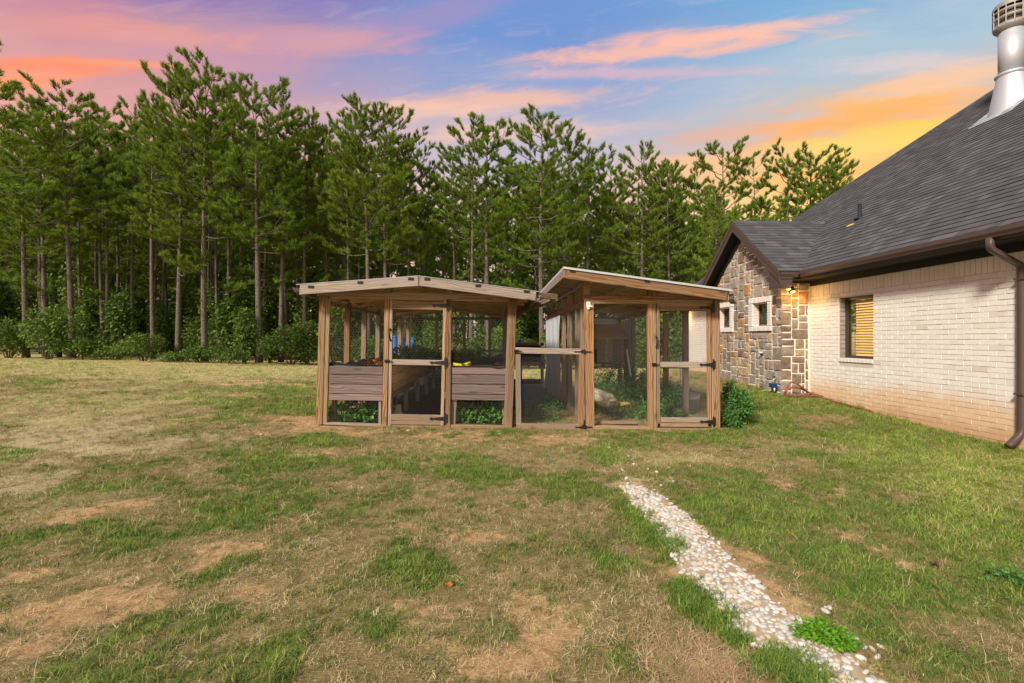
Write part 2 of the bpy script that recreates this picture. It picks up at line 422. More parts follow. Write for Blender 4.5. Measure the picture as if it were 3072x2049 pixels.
def leafmat(name, cols, tr=0.25, rough=0.6, var=True):
    m = bpy.data.materials.new(name); m.use_nodes = True; t = NT(m.node_tree); b = t.N['Principled BSDF']
    b.inputs['Roughness'].default_value = rough; b.inputs['Specular IOR Level'].default_value = 0.25
    r = t.m('FRACT', t.m('ADD', irand(t), t.m('MULTIPLY', orand(t), 0.35)))
    big = t.noise(wpos(t), 0.55, 2)
    k = t.m('ADD', t.m('MULTIPLY', r, 0.5), t.m('MULTIPLY', big, 0.5))
    c = t.ramp(k, [(0.15, cols[0]), (0.45, cols[1]), (0.8, cols[2])])
    oh = orand(t)
    if var: c = t.mix(t.m('MULTIPLY', oh, 0.35), c, cols[3])
    t.L.new(c, b.inputs['Base Color'])
    tl = t.n('ShaderNodeBsdfTranslucent'); t.L.new(c, tl.inputs[0])
    ms = t.n('ShaderNodeMixShader'); ms.inputs[0].default_value = tr
    t.L.new(b.outputs[0], ms.inputs[1]); t.L.new(tl.outputs[0], ms.inputs[2])
    t.L.new(ms.outputs[0], t.N['Material Output'].inputs[0]); return m
M_needle = leafmat('pine_needles', [(.035, .08, .010), (.14, .24, .026), (.32, .43, .05), (.26, .31, .035)], 0.38)
M_leafg = leafmat('understory_leaves', [(.035, .075, .013), (.085, .16, .026), (.18, .28, .045), (.16, .19, .04)], 0.3)
M_mint = leafmat('mint_leaves', [(.04, .11, .02), (.09, .24, .03), (.18, .38, .05), (.1, .26, .03)], 0.3)
M_weed = leafmat('weed_leaves', [(.035, .10, .025), (.08, .21, .045), (.16, .34, .07), (.09, .22, .04)], 0.3)
M_lime = leafmat('lime_green_leaves', [(.06, .17, .01), (.12, .3, .015), (.2, .42, .03), (.14, .32, .02)], 0.35)

M_bark, t, b = new_mat('pine_bark', 0.95, 0.1)
P = wpos(t); q = t.n('ShaderNodeTexVoronoi', feature='DISTANCE_TO_EDGE'); q.inputs['Scale'].default_value = 1
t.L.new(t.v('MULTIPLY', P, (14, 14, 4.5)), q.inputs['Vector'])
crk = t.sstep(q.outputs['Distance'], 0.0, 0.13); n = t.noise(P, 3, 4)
c = t.mix(n, (.135, .105, .088), (.24, .2, .175)); c = t.mix(crk, (.045, .035, .03), c)
t.L.new(c, b.inputs['Base Color']); bump(t, b, crk, 0.7, 0.02)

# ground
M_ground, t, b = new_mat('patchy_lawn_soil', 0.97, 0.1)
P = wpos(t)
at = t.n('ShaderNodeAttribute', attribute_name='patch'); r_, g_, b_ = [t.n('ShaderNodeSeparateColor').outputs[i] for i in range(3)] if False else (None, None, None)
sc_ = t.n('ShaderNodeSeparateColor'); t.L.new(at.outputs['Color'], sc_.inputs[0]); gr_, ba_, ye_ = sc_.outputs[0], sc_.outputs[1], sc_.outputs[2]
n1 = t.noise(P, 2.3, 5, 0.6); n2 = t.noise(P, 14, 5, 0.65); n3 = t.noise(P, 70, 4, 0.7)
# fibre-like thatch: two stretched noises at different headings
def fibre(ang, s1, s2):
    mp = t.n('ShaderNodeMapping'); mp.inputs['Rotation'].default_value = (0, 0, ang); mp.inputs['Scale'].default_value = (s1, s2, 1)
    t.L.new(P, mp.inputs['Vector']); return t.noise(mp.outputs[0], 1, 3, 0.6, 1.2)
fb = t.m('MAXIMUM', t.m('MAXIMUM', fibre(0.4, 22, 240), fibre(1.7, 26, 220)), fibre(2.7, 24, 230))
fb = t.sstep(fb, 0.48, 0.72)
dirt = t.mix(t.sstep(t.m('ADD', t.m('MULTIPLY', n2, 0.5), t.m('MULTIPLY', n3, 0.5)), 0.32, 0.68), (.40, .205, .08), (.80, .53, .275))
thatch = t.mix(fb, (.23, .15, .058), (.77, .59, .29))
thatch = t.mix(t.m('MULTIPLY', n3, 0.3), thatch, (.16, .13, .06))
green = t.mix(t.m('ADD', t.m('MULTIPLY', n3, 0.5), t.m('MULTIPLY', fb, 0.4)), (.13, .15, .03), (.46, .46, .13))
pale = t.mix(t.sstep(n3, 0.35, 0.62), (.50, .36, .18), (.86, .70, .42))
k1 = t.m('ADD', gr_, t.m('MULTIPLY', t.m('SUBTRACT', n2, 0.5), 0.9))
c = t.mix(t.sstep(k1, 0.12, 0.62), thatch, green)
k3 = t.m('ADD', ye_, t.m('MULTIPLY', t.m('SUBTRACT', n2, 0.5), 0.6))
c = t.mix(t.m('MULTIPLY', t.sstep(k3, 0.35, 1.0), 0.6), c, t.mix(n3, (.42, .36, .13), (.74, .64, .27)))
k2 = t.m('ADD', ba_, t.m('ADD', t.m('MULTIPLY', t.m('SUBTRACT', n2, 0.5), 1.1), t.m('MULTIPLY', t.m('SUBTRACT', n3, 0.5), 0.6)))
c = t.mix(t.m('MULTIPLY', t.sstep(k2, 0.22, 0.62), 0.9), c, dirt)
at2 = t.n('ShaderNodeAttribute', attribute_name='pebbly')
k4 = t.m('ADD', at2.outputs['Fac'], t.m('MULTIPLY', t.m('SUBTRACT', n2, 0.5), 0.8))
c = t.mix(t.m('MULTIPLY', t.sstep(k4, 0.35, 0.9), 0.6), c, pale)
hv = t.m('ADD', 0.72, t.m('MULTIPLY', n1, 0.5)); c = t.mix(1.0, c, t.xyz(hv, hv, hv), 'MULTIPLY')
t.L.new(c, b.inputs['Base Color']); bump(t, b, t.m('ADD', t.m('MULTIPLY', n2, 0.5), t.m('ADD', t.m('MULTIPLY', n3, 0.3), t.m('MULTIPLY', fb, 0.3))), 0.8, 0.03)

def blademat(name, a, bb, cc):
    m = bpy.data.materials.new(name); m.use_nodes = True; t = NT(m.node_tree); b = t.N['Principled BSDF']
    b.inputs['Roughness'].default_value = 0.7; b.inputs['Specular IOR Level'].default_value = 0.2
    ti = t.n('ShaderNodeAttribute', attribute_type='INSTANCER', attribute_name='tint').outputs['Fac']
    k = t.m('ADD', t.m('MULTIPLY', ti, 0.55), t.m('MULTIPLY', irand(t), 0.45))
    c = t.ramp(k, [(0.1, a), (0.5, bb), (0.9, cc)]); t.L.new(c, b.inputs['Base Color'])
    tl = t.n('ShaderNodeBsdfTranslucent'); t.L.new(c, tl.inputs[0]); ms = t.n('ShaderNodeMixShader'); ms.inputs[0].default_value = 0.25
    t.L.new(b.outputs[0], ms.inputs[1]); t.L.new(tl.outputs[0], ms.inputs[2]); t.L.new(ms.outputs[0], t.N['Material Output'].inputs[0]); return m
M_gblade = blademat('green_grass_blade', (.042, .09, .016), (.135, .225, .036), (.38, .45, .09))
M_straw = blademat('pine_straw', (.30, .18, .09), (.48, .31, .17), (.66, .48, .28))
M_oblade = blademat('olive_grass_blade', (.10, .09, .03), (.28, .25, .078), (.60, .53, .21))
M_dblade = blademat('dry_grass_blade', (.20, .13, .06), (.52, .39, .20), (.85, .73, .46))

M_pebble, t, b = new_mat('river_pebble', 0.6, 0.35)
r = prand(t); P = wpos(t)
c = t.ramp(r, [(0, (.44, .41, .37)), (0.35, (.54, .51, .47)), (0.6, (.47, .41, .33)), (0.78, (.42, .32, .21)), (0.9, (.46, .45, .44)), (1, (.20, .195, .20))])
n = t.noise(P, 35, 4, 0.6); c = t.mix(t.m('MULTIPLY', t.sstep(n, 0.5, 0.75), 0.4), c, (.6, .42, .25))
t.L.new(c, b.inputs['Base Color']); bump(t, b, n, 0.15, 0.004)

M_tanshingle = flat('light_tan_shingle', (.80, .66, .50), 0.9, 0.1, var=.25)  # tan lightened because little light reaches the hen house
M_hen = wood('hen_house_board', (.56, .46, .38), (.38, .30, .24), (.5, .42, .36), 0.4)
M_glass, t, b = new_mat('window_glass', 0.05, 0.5); b.inputs['Base Color'].default_value = (.8, .85, .85, 1)
b.inputs['Transmission Weight'].default_value = 1.0; b.inputs['IOR'].default_value = 1.1
def emis(name, col, k):
    m = bpy.data.materials.new(name); m.use_nodes = True; t = NT(m.node_tree); b = t.N['Principled BSDF']
    b.inputs['Base Color'].default_value = col + (1,); b.inputs['Emission Color'].default_value = col + (1,); b.inputs['Emission Strength'].default_value = k; return m
M_lamp = emis('lit_amber_lamp', (1.0, .55, .14), 5.0)
M_room = emis('lit_amber_room', (1.0, .58, .16), 0.85)
M_blind = flat('blind_slat_cream', (.66, .52, .3), 0.5)
M_gblind = flat('green_grey_slat', (.2, .3, .26), 0.5)
M_sheet = flat('white_plastic_sheet', (.62, .64, .68), 0.45, sc=3)
M_bag, t, b = new_mat('printed_feed_sack', 0.5, 0.4)
P = wpos(t); c = t.ramp(t.noise(P, 9, 3, 0.6, 1.0), [(0.25, (.08, .12, .28)), (0.42, (.55, .5, .4)), (0.52, (.12, .25, .06)), (0.62, (.7, .38, .06)), (0.75, (.65, .55, .4))], 'CONSTANT')
c2 = t.mix(t.noise(P, 25, 3), c, (.5, .42, .3)); t.L.new(c2, b.inputs['Base Color'])
# ------------------------------------------------------------------ ground: patches of green, bare and straw where they lie in the yard
def project(x, y, z):
    D = x * math.sin(TH) + y * math.cos(TH); X = x * math.cos(TH) - y * math.sin(TH)
    Ds = np.maximum(D, 0.6)
    return (CX + F * X / Ds) / D3, (HY + F * (EYE - z) / Ds) / D3, D
GREEN = [(540,930,120,28,0,.75),(680,922,75,34,0,1),(650,900,90,14,0,.7),(740,1008,55,12,0,.8),(1060,1090,78,34,0,1.1),(1385,1052,45,30,0,.9),(1290,1118,140,36,0,.8),
 (1060,1162,60,24,0,.55),(600,1075,150,34,0,.5),(720,1060,190,30,0,.55),(470,1165,62,18,0,.75),(550,1142,80,16,0,.5),(30,1043,55,20,0,.8),(200,1228,120,24,8,.5),
 (330,1240,160,30,8,.55),(510,1307,80,16,20,.8),(140,1540,170,52,6,.9),(290,1470,130,34,22,.75),(380,1420,60,24,20,.6),(600,1525,110,44,0,.55),(430,1335,60,16,18,.5),
 (950,1305,62,40,-20,.65),(760,1140,60,24,0,.5),(860,1160,100,40,0,.5),(1480,1200,60,34,-20,1),(1530,1245,50,26,-30,1),(1600,1385,70,48,-25,1),(1655,1425,62,38,-30,.9),(1830,1520,130,34,-15,.9),
 (1680,1150,100,34,-8,.85),(1790,1180,130,30,-10,.7),(1900,1350,150,34,-12,.55),(1720,1230,90,34,-25,.7),(1960,1300,160,34,-14,.7),(1620,1175,60,26,-20,.7),
 (1900,935,190,16,-6,1),(2080,965,190,22,-9,1),(2250,1002,150,22,-9,1.1),(2250,1180,140,60,-20,.9),(2100,1060,220,44,-8,.5),(1760,935,60,40,0,.9),(1720,990,90,14,0,.6),
 (2320,1340,50,40,0,.8),(2180,1240,90,30,-15,.5),(60,880,60,12,0,.5),(560,1010,70,10,0,.4),(1500,1520,80,40,0,.4),(1340,1500,60,30,0,.35),(830,1420,80,40,0,.4),(1180,1290,60,30,0,.35),
 (1480,1010,60,12,0,.4),(1200,1010,150,12,0,.3),(1600,1005,120,12,0,.5),(1990,1440,90,30,-10,.45),(760,930,20,40,0,.9)]
BARE = [(1950,1230,60,16,-10,.6),(1760,1290,60,14,-20,.5),(1880,1280,50,12,-12,.6),(2230,1290,60,16,-14,.6),(2060,1360,80,16,-12,.6),(1780,1110,60,10,-6,.5),(60,1330,80,16,10,.7),(330,1400,90,16,14,.7),(880,1330,50,20,-10,.5),(1060,1400,50,24,0,.5),(620,880,160,9,-3,.8),(560,905,60,8,0,.7),(700,972,62,20,0,.8),(760,985,50,10,0,.8),(720,1040,46,12,0,.9),(240,1168,120,16,8,.8),(150,1195,100,12,8,.6),
 (150,1400,220,30,13,.9),(420,1345,150,20,15,.6),(560,1262,150,20,14,.75),(250,1320,120,16,10,.5),(1020,1215,60,10,0,.7),(1110,1228,66,16,-6,.85),(930,1208,44,10,0,.6),
 (1220,1425,90,80,0,.9),(1150,1500,120,46,-10,.85),(1400,1270,60,30,0,.5),(960,1400,80,50,-20,.75),(560,1370,70,20,16,.6),(1920,1125,55,14,-4,.7),(2050,1262,80,12,-14,.75),
 (2120,1310,120,14,-16,.8),(2180,1218,60,14,-14,.7),(2270,1370,80,24,-16,.7),(2150,1450,110,20,-10,.6),(1980,1410,80,20,-10,.5),(1200,1000,460,14,-1,.55),(1370,1320,50,30,0,.4),
 (700,1400,60,24,0,.4),(850,1250,80,16,0,.35),(1840,1060,50,10,0,.4),(2080,1180,70,14,-12,.5),(30,1480,90,20,10,.6),(690,1210,70,12,10,.5),(1480,1100,60,14,0,.6),(1650,1480,60,40,-20,.4)]
YEL = [(250,950,360,90,0,.8),(80,1150,260,100,6,.5),(2130,1060,220,50,-8,.5),(1500,1060,200,30,0,.5),(1850,1060,280,36,-4,.6),(420,850,520,14,0,.7),(1100,1035,260,18,0,.45),(2150,1110,220,50,-8,.55),(1420,1330,70,60,0,.5),(1290,1400,100,60,0,.4),(300,985,260,24,0,.4),(1400,1060,120,20,0,.4),(1680,1030,120,20,0,.5),(980,1450,100,50,0,.35)]
PEB = [(160,1005,230,52,3,.9),(60,1100,110,40,4,.8),(450,1010,150,22,0,.7),(1470,1112,62,20,-8,.9),(640,888,120,6,-4,.6),(400,950,120,16,0,.4),(1560,1180,60,20,-40,.6),(1830,1380,70,20,-30,.6),(1960,1480,60,40,-30,.6)]
PATH = [(1448, 1118, 26), (1490, 1150, 46), (1545, 1200, 56), (1590, 1250, 62), (1630, 1300, 72), (1678, 1360, 84), (1722, 1410, 92), (1788, 1452, 100), (1855, 1497, 96), (1925, 1548, 80), (1985, 1600, 70)]
PW = [onG(a * D3, b * D3) for a, b, c in PATH]
PWW = [(onG((a + c) * D3, b * D3) - onG(a * D3, b * D3)).length * 0.98 for a, b, c in PATH]
def pathdist(x, y):
    best = np.full(np.shape(x), 9.0)
    for i in range(len(PW) - 1):
        a, b = PW[i], PW[i + 1]; dxx, dyy = b.x - a.x, b.y - a.y; L2 = dxx * dxx + dyy * dyy
        t = np.clip(((x - a.x) * dxx + (y - a.y) * dyy) / L2, 0, 1)
        d = np.hypot(x - a.x - t * dxx, y - a.y - t * dyy) / (PWW[i] * (1 - t) + PWW[i + 1] * t)
        best = np.minimum(best, d)
    return best
def masks(x, y):
    z = G(x, y); px, py, D = project(x, y, z); ok = D > 0.8
    wx = (fbm(x, y, 3.1, 5, 31) - 0.5) * 2.6; wy = (fbm(x, y, 3.1, 5, 57) - 0.5) * 2.6
    def ev(L):
        r = np.zeros_like(px)
        for (cx, cy, rx, ry, ti, k) in L:
            t = math.radians(ti); u = px - cx; v = -(py - cy)
            uu = (u * math.cos(t) + v * math.sin(t)) / rx + wx; vv = (v * math.cos(t) - u * math.sin(t)) / ry + wy
            r = np.maximum(r, k * np.clip((1.6 - np.sqrt(uu * uu + vv * vv)) * .8, 0, 1))
        return np.where(ok, r, 0)
    n = fbm(x, y, 1.6, 4, 3); n2 = fbm(x, y, 4.5, 3, 13)
    rt = sst(px, 1400, 2000) * (1 - sst(py, 1150, 1500))
    gr = np.clip(ev(GREEN) + (n - 0.56) * 1.5 + (n2 - 0.5) * 0.9 + 0.06 + 0.30 * rt, 0, 1.1)
    ba = np.clip(ev(BARE) * 1.25 + (0.40 - n) * 1.3 + (0.42 - n2) * 0.6, 0, 1) * (1 - 0.6 * np.clip(ev(GREEN), 0, 1))
    ye = np.clip(ev(YEL) + 0.35 * sst(px, 1900, 2300) * (1 - sst(py, 1180, 1350)) + (fbm(x, y, 0.9, 3, 77) - 0.55) * 1.2 + 0.9 * sst(y, 11, 20), 0, 1)
    pe = np.clip(ev(PEB), 0, 1)
    pdd = pathdist(x, y); pe = np.maximum(pe, np.clip(1.55 - pdd + (n2 - .5) * 1.2, 0, 1) * .8)
    ba = np.maximum(ba, np.clip(1.9 - pdd + (n2 - .5) * 1.6, 0, .8) * (1 - .7 * np.clip(gr, 0, 1)))
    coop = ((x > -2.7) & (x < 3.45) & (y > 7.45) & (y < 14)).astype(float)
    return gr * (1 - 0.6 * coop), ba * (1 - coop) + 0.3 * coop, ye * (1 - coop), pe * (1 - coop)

def axis(segs):
    r = []
    for a, b, st in segs: r.append(np.arange(a, b, st))
    return np.concatenate(r)
xs = axis([(-420, -80, 40), (-80, -24, 4), (-24, -9, 0.5), (-9, 9, 0.05), (9, 24, 0.5), (24, 80, 4), (80, 421, 40)])
ys = axis([(-120, -10, 20), (-10, 0.9, 1.0), (0.9, 8.6, 0.045), (8.6, 16, 0.15), (16, 44, 0.7), (44, 120, 8), (120, 600, 60)])
XX, YY = np.meshgrid(xs, ys); ZZ = G(XX, YY)
nx, ny = len(xs), len(ys)
V = np.stack([XX.ravel(), YY.ravel(), ZZ.ravel()], 1)
ii = (np.arange(ny - 1)[:, None] * nx + np.arange(nx - 1)[None, :]).ravel()
me = fastmesh(V, np.stack([ii, ii + 1, ii + 1 + nx, ii + nx], 1), "ground", True)
gm, bm_, ym, pm = masks(XX.ravel(), YY.ravel())
ca = me.color_attributes.new('patch', 'FLOAT_COLOR', 'POINT')
ca.data.foreach_set('color', np.stack([gm, bm_, ym, np.ones_like(gm)], 1).astype(np.float32).ravel())
pa = me.attributes.new('pebbly', 'FLOAT', 'POINT'); pa.data.foreach_set('value', pm.astype(np.float32))
obj('ground', me, M_ground, kind='structure', label='patchy lawn of green, straw and bare soil spreading to the pine wood')

# ------------------------------------------------------------------ grass: tufts of blades in three kinds
def tuft(seed, nb, hh, rad, lean, wd):
    r = np.random.default_rng(seed); V = []; Fc = []
    for i in range(nb):
        a = r.uniform(0, 2 * np.pi); rr = rad * math.sqrt(r.uniform()); bx, by = rr * math.cos(a), rr * math.sin(a)
        h = hh * r.uniform(0.45, 1.15); da = r.uniform(0, 2 * np.pi); le = h * lean * r.uniform(0.3, 1.3)
        dxx, dyy = math.cos(da), math.sin(da); px, py = -dyy * wd / 2, dxx * wd / 2
        k = len(V)
        V += [(bx - px, by - py, -0.004), (bx + px, by + py, -0.004),
              (bx + dxx * le * .35 - px * .8, by + dyy * le * .35 - py * .8, h * .6), (bx + dxx * le * .35 + px * .8, by + dyy * le * .35 + py * .8, h * .6),
              (bx + dxx * le, by + dyy * le, h * (1.0 if lean < 1 else 0.75))]
        Fc += [(k, k + 1, k + 3), (k, k + 3, k + 2), (k + 2, k + 3, k + 4)]
    return np.array(V), np.array(Fc)
def tuft_coll(name, specs, mat):
    c = bpy.data.collections.new(name)
    for i, sp in enumerate(specs):
        V, Fc = tuft(100 + i + hash(name) % 1 * 0 + len(name) * 13, *sp); m = fastmesh(V, Fc, name); m.materials.append(mat)
        c.objects.link(bpy.data.objects.new(name, m))
    return c
C_green = tuft_coll('green_tuft', [(22, .026, .05, 1.1, .003), (18, .034, .045, .9, .003), (26, .020, .055, 1.5, .003), (14, .045, .04, .9, .0032)], M_gblade)
C_olive = tuft_coll('olive_tuft', [(22, .030, .05, 1.2, .003), (16, .045, .045, .9, .0032), (24, .022, .055, 1.6, .003)], M_oblade)
C_dry = tuft_coll('dry_tuft', [(14, .016, .06, 3.0, .003), (12, .024, .055, 2.4, .003), (9, .05, .05, 1.4, .0028), (16, .010, .06, 5.0, .003)], M_dblade)
def scatter(name, P, scl, tint, coll, label, lean=0.25):
    me = bpy.data.meshes.new(name); me.vertices.add(len(P)); me.vertices.foreach_set('co', P.astype(np.float32).ravel())
    n = len(P); rot = np.stack([rng.normal(0, lean, n), rng.normal(0, lean, n), rng.uniform(0, 6.283, n)], 1)
    a = me.attributes.new('rot', 'FLOAT_VECTOR', 'POINT'); a.data.foreach_set('vector', rot.astype(np.float32).ravel())
    a = me.attributes.new('scl', 'FLOAT', 'POINT'); a.data.foreach_set('value', scl.astype(np.float32))
    a = me.attributes.new('tint', 'FLOAT', 'POINT'); a.data.foreach_set('value', tint.astype(np.float32))
    o = bpy.data.objects.new(name, me); place(o, None, Matrix.Identity(4)); tag(o, label=label, cat='grass', kind='stuff')
    ng = bpy.data.node_groups.new(name, 'GeometryNodeTree')
    ng.interface.new_socket('Geometry', in_out='INPUT', socket_type='NodeSocketGeometry'); ng.interface.new_socket('Geometry', in_out='OUTPUT', socket_type='NodeSocketGeometry')
    N = ng.nodes; L = ng.links
    gi = N.new('NodeGroupInput'); go = N.new('NodeGroupOutput'); ip = N.new('GeometryNodeInstanceOnPoints'); ci = N.new('GeometryNodeCollectionInfo')
    ci.inputs['Collection'].default_value = coll; ci.inputs['Separate Children'].default_value = True; ci.inputs['Reset Children'].default_value = True
    def na(nm, ty):
        x = N.new('GeometryNodeInputNamedAttribute'); x.data_type = ty; x.inputs['Name'].default_value = nm; return x.outputs['Attribute']
    L.new(gi.outputs[0], ip.inputs['Points']); L.new(ci.outputs[0], ip.inputs['Instance']); ip.inputs['Pick Instance'].default_value = True
    L.new(na('rot', 'FLOAT_VECTOR'), ip.inputs['Rotation']); L.new(na('scl', 'FLOAT'), ip.inputs['Scale']); L.new(ip.outputs[0], go.inputs[0])
    md = o.modifiers.new('scatter', 'NODES'); md.node_group = ng
    return o
pts = []
def seed_pts(y0, y1, dens, xk):
    n = int(dens * (y1 - y0) * (y0 + y1) * xk)
    y = np.sqrt(rng.uniform(y0 * y0, y1 * y1, n)); x = rng.uniform(-1, 1, n) * y * xk * 1.0
    return x, y
gx = []; gy = []; gs = []
for y0, y1, dens, sc in [(1.3, 3.2, 1500, 0.78), (3.2, 5.2, 950, 0.88), (5.2, 8.0, 500, 1.05), (8.0, 13, 150, 1.5), (13, 24, 42, 2.2), (24, 37, 9, 3.2)]:
    a, b = seed_pts(y0, y1, dens, 1.22); gx.append(a); gy.append(b); gs.append(np.full(len(a), sc))
gx = np.concatenate(gx); gy = np.concatenate(gy); gs = np.concatenate(gs) * rng.uniform(0.7, 1.35, len(gx))
gm, bm_, ym, pm = masks(gx, gy)
HX = 6.22
inside = ((gx > -2.7) & (gx < 3.45) & (gy > 7.30) & (gy < 14.2)) | (gx > np.where(gy > 10.3, 6.2, 6.85))
pd = pathdist(gx, gy)
ok = (~inside) & ((pd > 1.02) | ((pd > 0.75) & (rng.uniform(size=len(gx)) < 0.16 * gm)))
gj = gm + rng.normal(0, 0.22, len(gx)); u = rng.uniform(size=len(gx)); bare = np.maximum(bm_, .5 * pm)
mixg = rng.uniform(size=len(gx)) < 0.78
isg = ok & (gj > 0.27) & mixg & (u < 0.95 - 0.5 * bare)
iso = ok & ~isg & (gj + rng.normal(0, .12, len(gx)) > 0.06) & (u < 0.85 - 1.0 * bare)
isd = ok & ~isg & ~iso & (u < 0.60 - 0.42 * bare)
P3 = np.stack([gx, gy, G(gx, gy)], 1)
far = sst(gy, 12, 24)
for nm, sel, coll, lab, tb in [('grass', isg, C_green, 'short green grass growing in thick patches across the yard', gm * 0.45 + ym * 0.45),
                               ('olive_grass', iso, C_olive, 'olive half-dry grass thinly covering the lawn', 0.2 + ym * 0.5 + 0.2 * far),
                               ('dry_grass', isd, C_dry, 'straw-coloured dead grass lying over the bare soil', 0.25 + 0.35 * ym + 0.3 * vn(gx, gy, 3, 4))]:
    tt = np.clip(tb + rng.normal(0, 0.22, len(gx)), 0, 1)
    scatter(nm, P3[sel], gs[sel] * (0.7 + 0.5 * np.clip(gm[sel], 0, 1)), tt[sel], coll, lab)

# ------------------------------------------------------------------ river pebble strip
def pebble_mesh(seed, div=2):
    import bmesh
    r = random.Random(seed); bm = bmesh.new(); bmesh.ops.create_icosphere(bm, subdivisions=div, radius=1)
    sx, sy, sz = 1.0, r.uniform(.62, .9), r.uniform(.42, .62); ph = [r.uniform(0, 6) for _ in range(6)]
    for v in bm.verts:
        c = v.co; k = 1 + 0.09 * math.sin(2.3 * c.x + ph[0]) + 0.09 * math.sin(2.9 * c.y + ph[1]) + 0.07 * math.sin(3.1 * c.z + ph[2]) + 0.05 * math.sin(5 * c.x + 4 * c.y + ph[3])
        v.co = Vector((c.x * sx * k, c.y * sy * k, c.z * sz * k))
    me = bpy.data.meshes.new('pebble'); bm.to_mesh(me); bm.free(); me.polygons.foreach_set('use_smooth', [True] * len(me.polygons)); me.materials.append(M_pebble); return me
PM = [pebble_mesh(i) for i in range(12)]
# shallow bed of soil the pebbles lie in
vs = []; fs = []
for i in range(len(PW) - 1):
    for s_ in range(8):
        t_ = s_ / 8; p = PW[i].lerp(PW[i + 1], t_); ww = PWW[i] * (1 - t_) + PWW[i + 1] * t_
        d_ = (PW[i + 1] - PW[i]).normalized(); nn = Vector((-d_.y, d_.x, 0))
        for j in range(9):
            q = p + nn * ww * 1.05 * (j / 4 - 1) * (1 + 0.15 * math.sin(i * 8 + s_ + j)); vs.append((q.x, q.y, g(q.x, q.y) + (0.009 if 0 < j < 8 else -0.01)))
nr = len(vs) // 9
fs = [(i * 9 + j, (i + 1) * 9 + j, (i + 1) * 9 + j + 1, i * 9 + j + 1) for i in range(nr - 1) for j in range(8)]
path_o = obj('path', mesh(vs, fs, 'path', True), flat('pale_sandy_soil', (.46, .34, .22), 0.95, 0.1, var=0.35, sc=25), None, Matrix.Identity(4), kind='structure', label='narrow strip of white river pebbles running through the lawn')
peb = []
for i in range(len(PW) - 1):
    L_ = (PW[i + 1] - PW[i]).length; wm = (PWW[i] + PWW[i + 1]) / 2
    for _ in range(int(L_ * wm * 2 * 6000)):
        t_ = rnd.random(); k = rnd.uniform(-1, 1)
        if abs(k) > 0.62 + 0.38 * math.sin(i * 2.3 + t_ * 5 + (2 if k > 0 else 0)) and rnd.random() < 0.8: continue
        p = PW[i].lerp(PW[i + 1], t_); ww = PWW[i] * (1 - t_) + PWW[i + 1] * t_
        d_ = (PW[i + 1] - PW[i]).normalized(); q = p + Vector((-d_.y, d_.x, 0)) * ww * k * rnd.uniform(0.85, 1.06)
        peb.append((q.x, q.y, rnd.uniform(.010, .021) * (1.0 if rnd.random() < .88 else 1.35)))
grid = {}; keep = []
for (x, y, r) in sorted(peb, key=lambda p: -p[2]):
    cx, cy = int(x / .05), int(y / .05); okk = True; lift = 0
    for a in (-1, 0, 1):
        for b in (-1, 0, 1):
            for (x2, y2, r2) in grid.get((cx + a, cy + b), []):
                if math.hypot(x - x2, y - y2) < (r + r2) * 0.60: okk = False; break
            if not okk: break
        if not okk: break
    if okk: grid.setdefault((cx, cy), []).append((x, y, r)); keep.append((x, y, r))
for (cx, cy, n_, rr) in [(1905, 1400, 4, 12), (1890, 1408, 3, 10), (1730, 1390, 5, 40), (1990, 1500, 8, 40), (1960, 1470, 6, 40), (1490, 1105, 14, 60), (1460, 1095, 10, 60)]:
    for _ in range(int(n_ * .7)):
        q = onG((cx + rnd.uniform(-rr, rr)) * D3, (cy + rnd.uniform(-rr, rr) * .5) * D3); keep.append((q.x, q.y, rnd.uniform(.012, .024)))
keep.sort(key=lambda p: -p[2] / max(p[1], .5))
rest = MB(); RV = []; RF = []; off_ = 0
pmv = [np.array([v.co[:] for v in m.vertices]) for m in PM]; pmf = [np.array([p.vertices[:] for p in m.polygons]) for m in PM]
for i, (x, y, r) in enumerate(keep):
    M = Matrix.Translation((x, y, g(x, y) + r * 0.16 + rnd.uniform(0, .006))) @ Matrix.Rotation(rnd.uniform(0, 6.28), 4, 'Z') @ Matrix.Rotation(rnd.gauss(0, .22), 4, 'X') @ Matrix.Rotation(rnd.gauss(0, .22), 4, 'Y') @ Matrix.Diagonal((r * rnd.uniform(1, 1.3), r * rnd.uniform(.9, 1.1), r, 1))
    k = i % 12
    if i < 300:
        o = bpy.data.objects.new('pebble', PM[k]); place(o, path_o, M)
    else:
        A = np.array(M); RV.append(pmv[k] @ A[:3, :3].T + A[:3, 3]); RF.append(pmf[k] + off_); off_ += len(pmv[k])
obj('small_pebbles', fastmesh(np.concatenate(RV), np.concatenate(RF), 'small_pebbles', True), M_pebble, path_o, Matrix.Identity(4), kind='stuff')
# scattered chips of pale gravel in the bare ground on the left
gv = []; gf = []; o_ = 0
tet = np.array([(1, 0, -.2), (-.6, .8, -.2), (-.5, -.8, -.2), (0, 0, .55), (.2, .7, .2)]); tf = np.array([(0, 1, 3), (1, 2, 3), (2, 0, 3), (0, 4, 1), (4, 1, 3)])
n_ = 26000; cyy = rng.uniform(2.4, 9.5, n_) ; cxx = rng.uniform(-1.2, .7, n_) * cyy; pmm = masks(cxx, cyy)[3]
sel = (rng.uniform(size=n_) < np.clip(pmm, 0.008, 1) * 0.3) & ~((cxx > -2.7) & (cyy > 7.3)) & (pathdist(cxx, cyy) > 1)
for x, y in zip(cxx[sel], cyy[sel]):
    s_ = rng.uniform(.004, .009) * (1 + .04 * y); a = rng.uniform(0, 6.28); R = np.array([[math.cos(a), -math.sin(a), 0], [math.sin(a), math.cos(a), 0], [0, 0, 1]])
    gv.append(tet @ R.T * s_ * np.array([1.4, 1, .7]) + np.array([x, y, g(x, y) + .002])); gf.append(tf + o_); o_ += 5
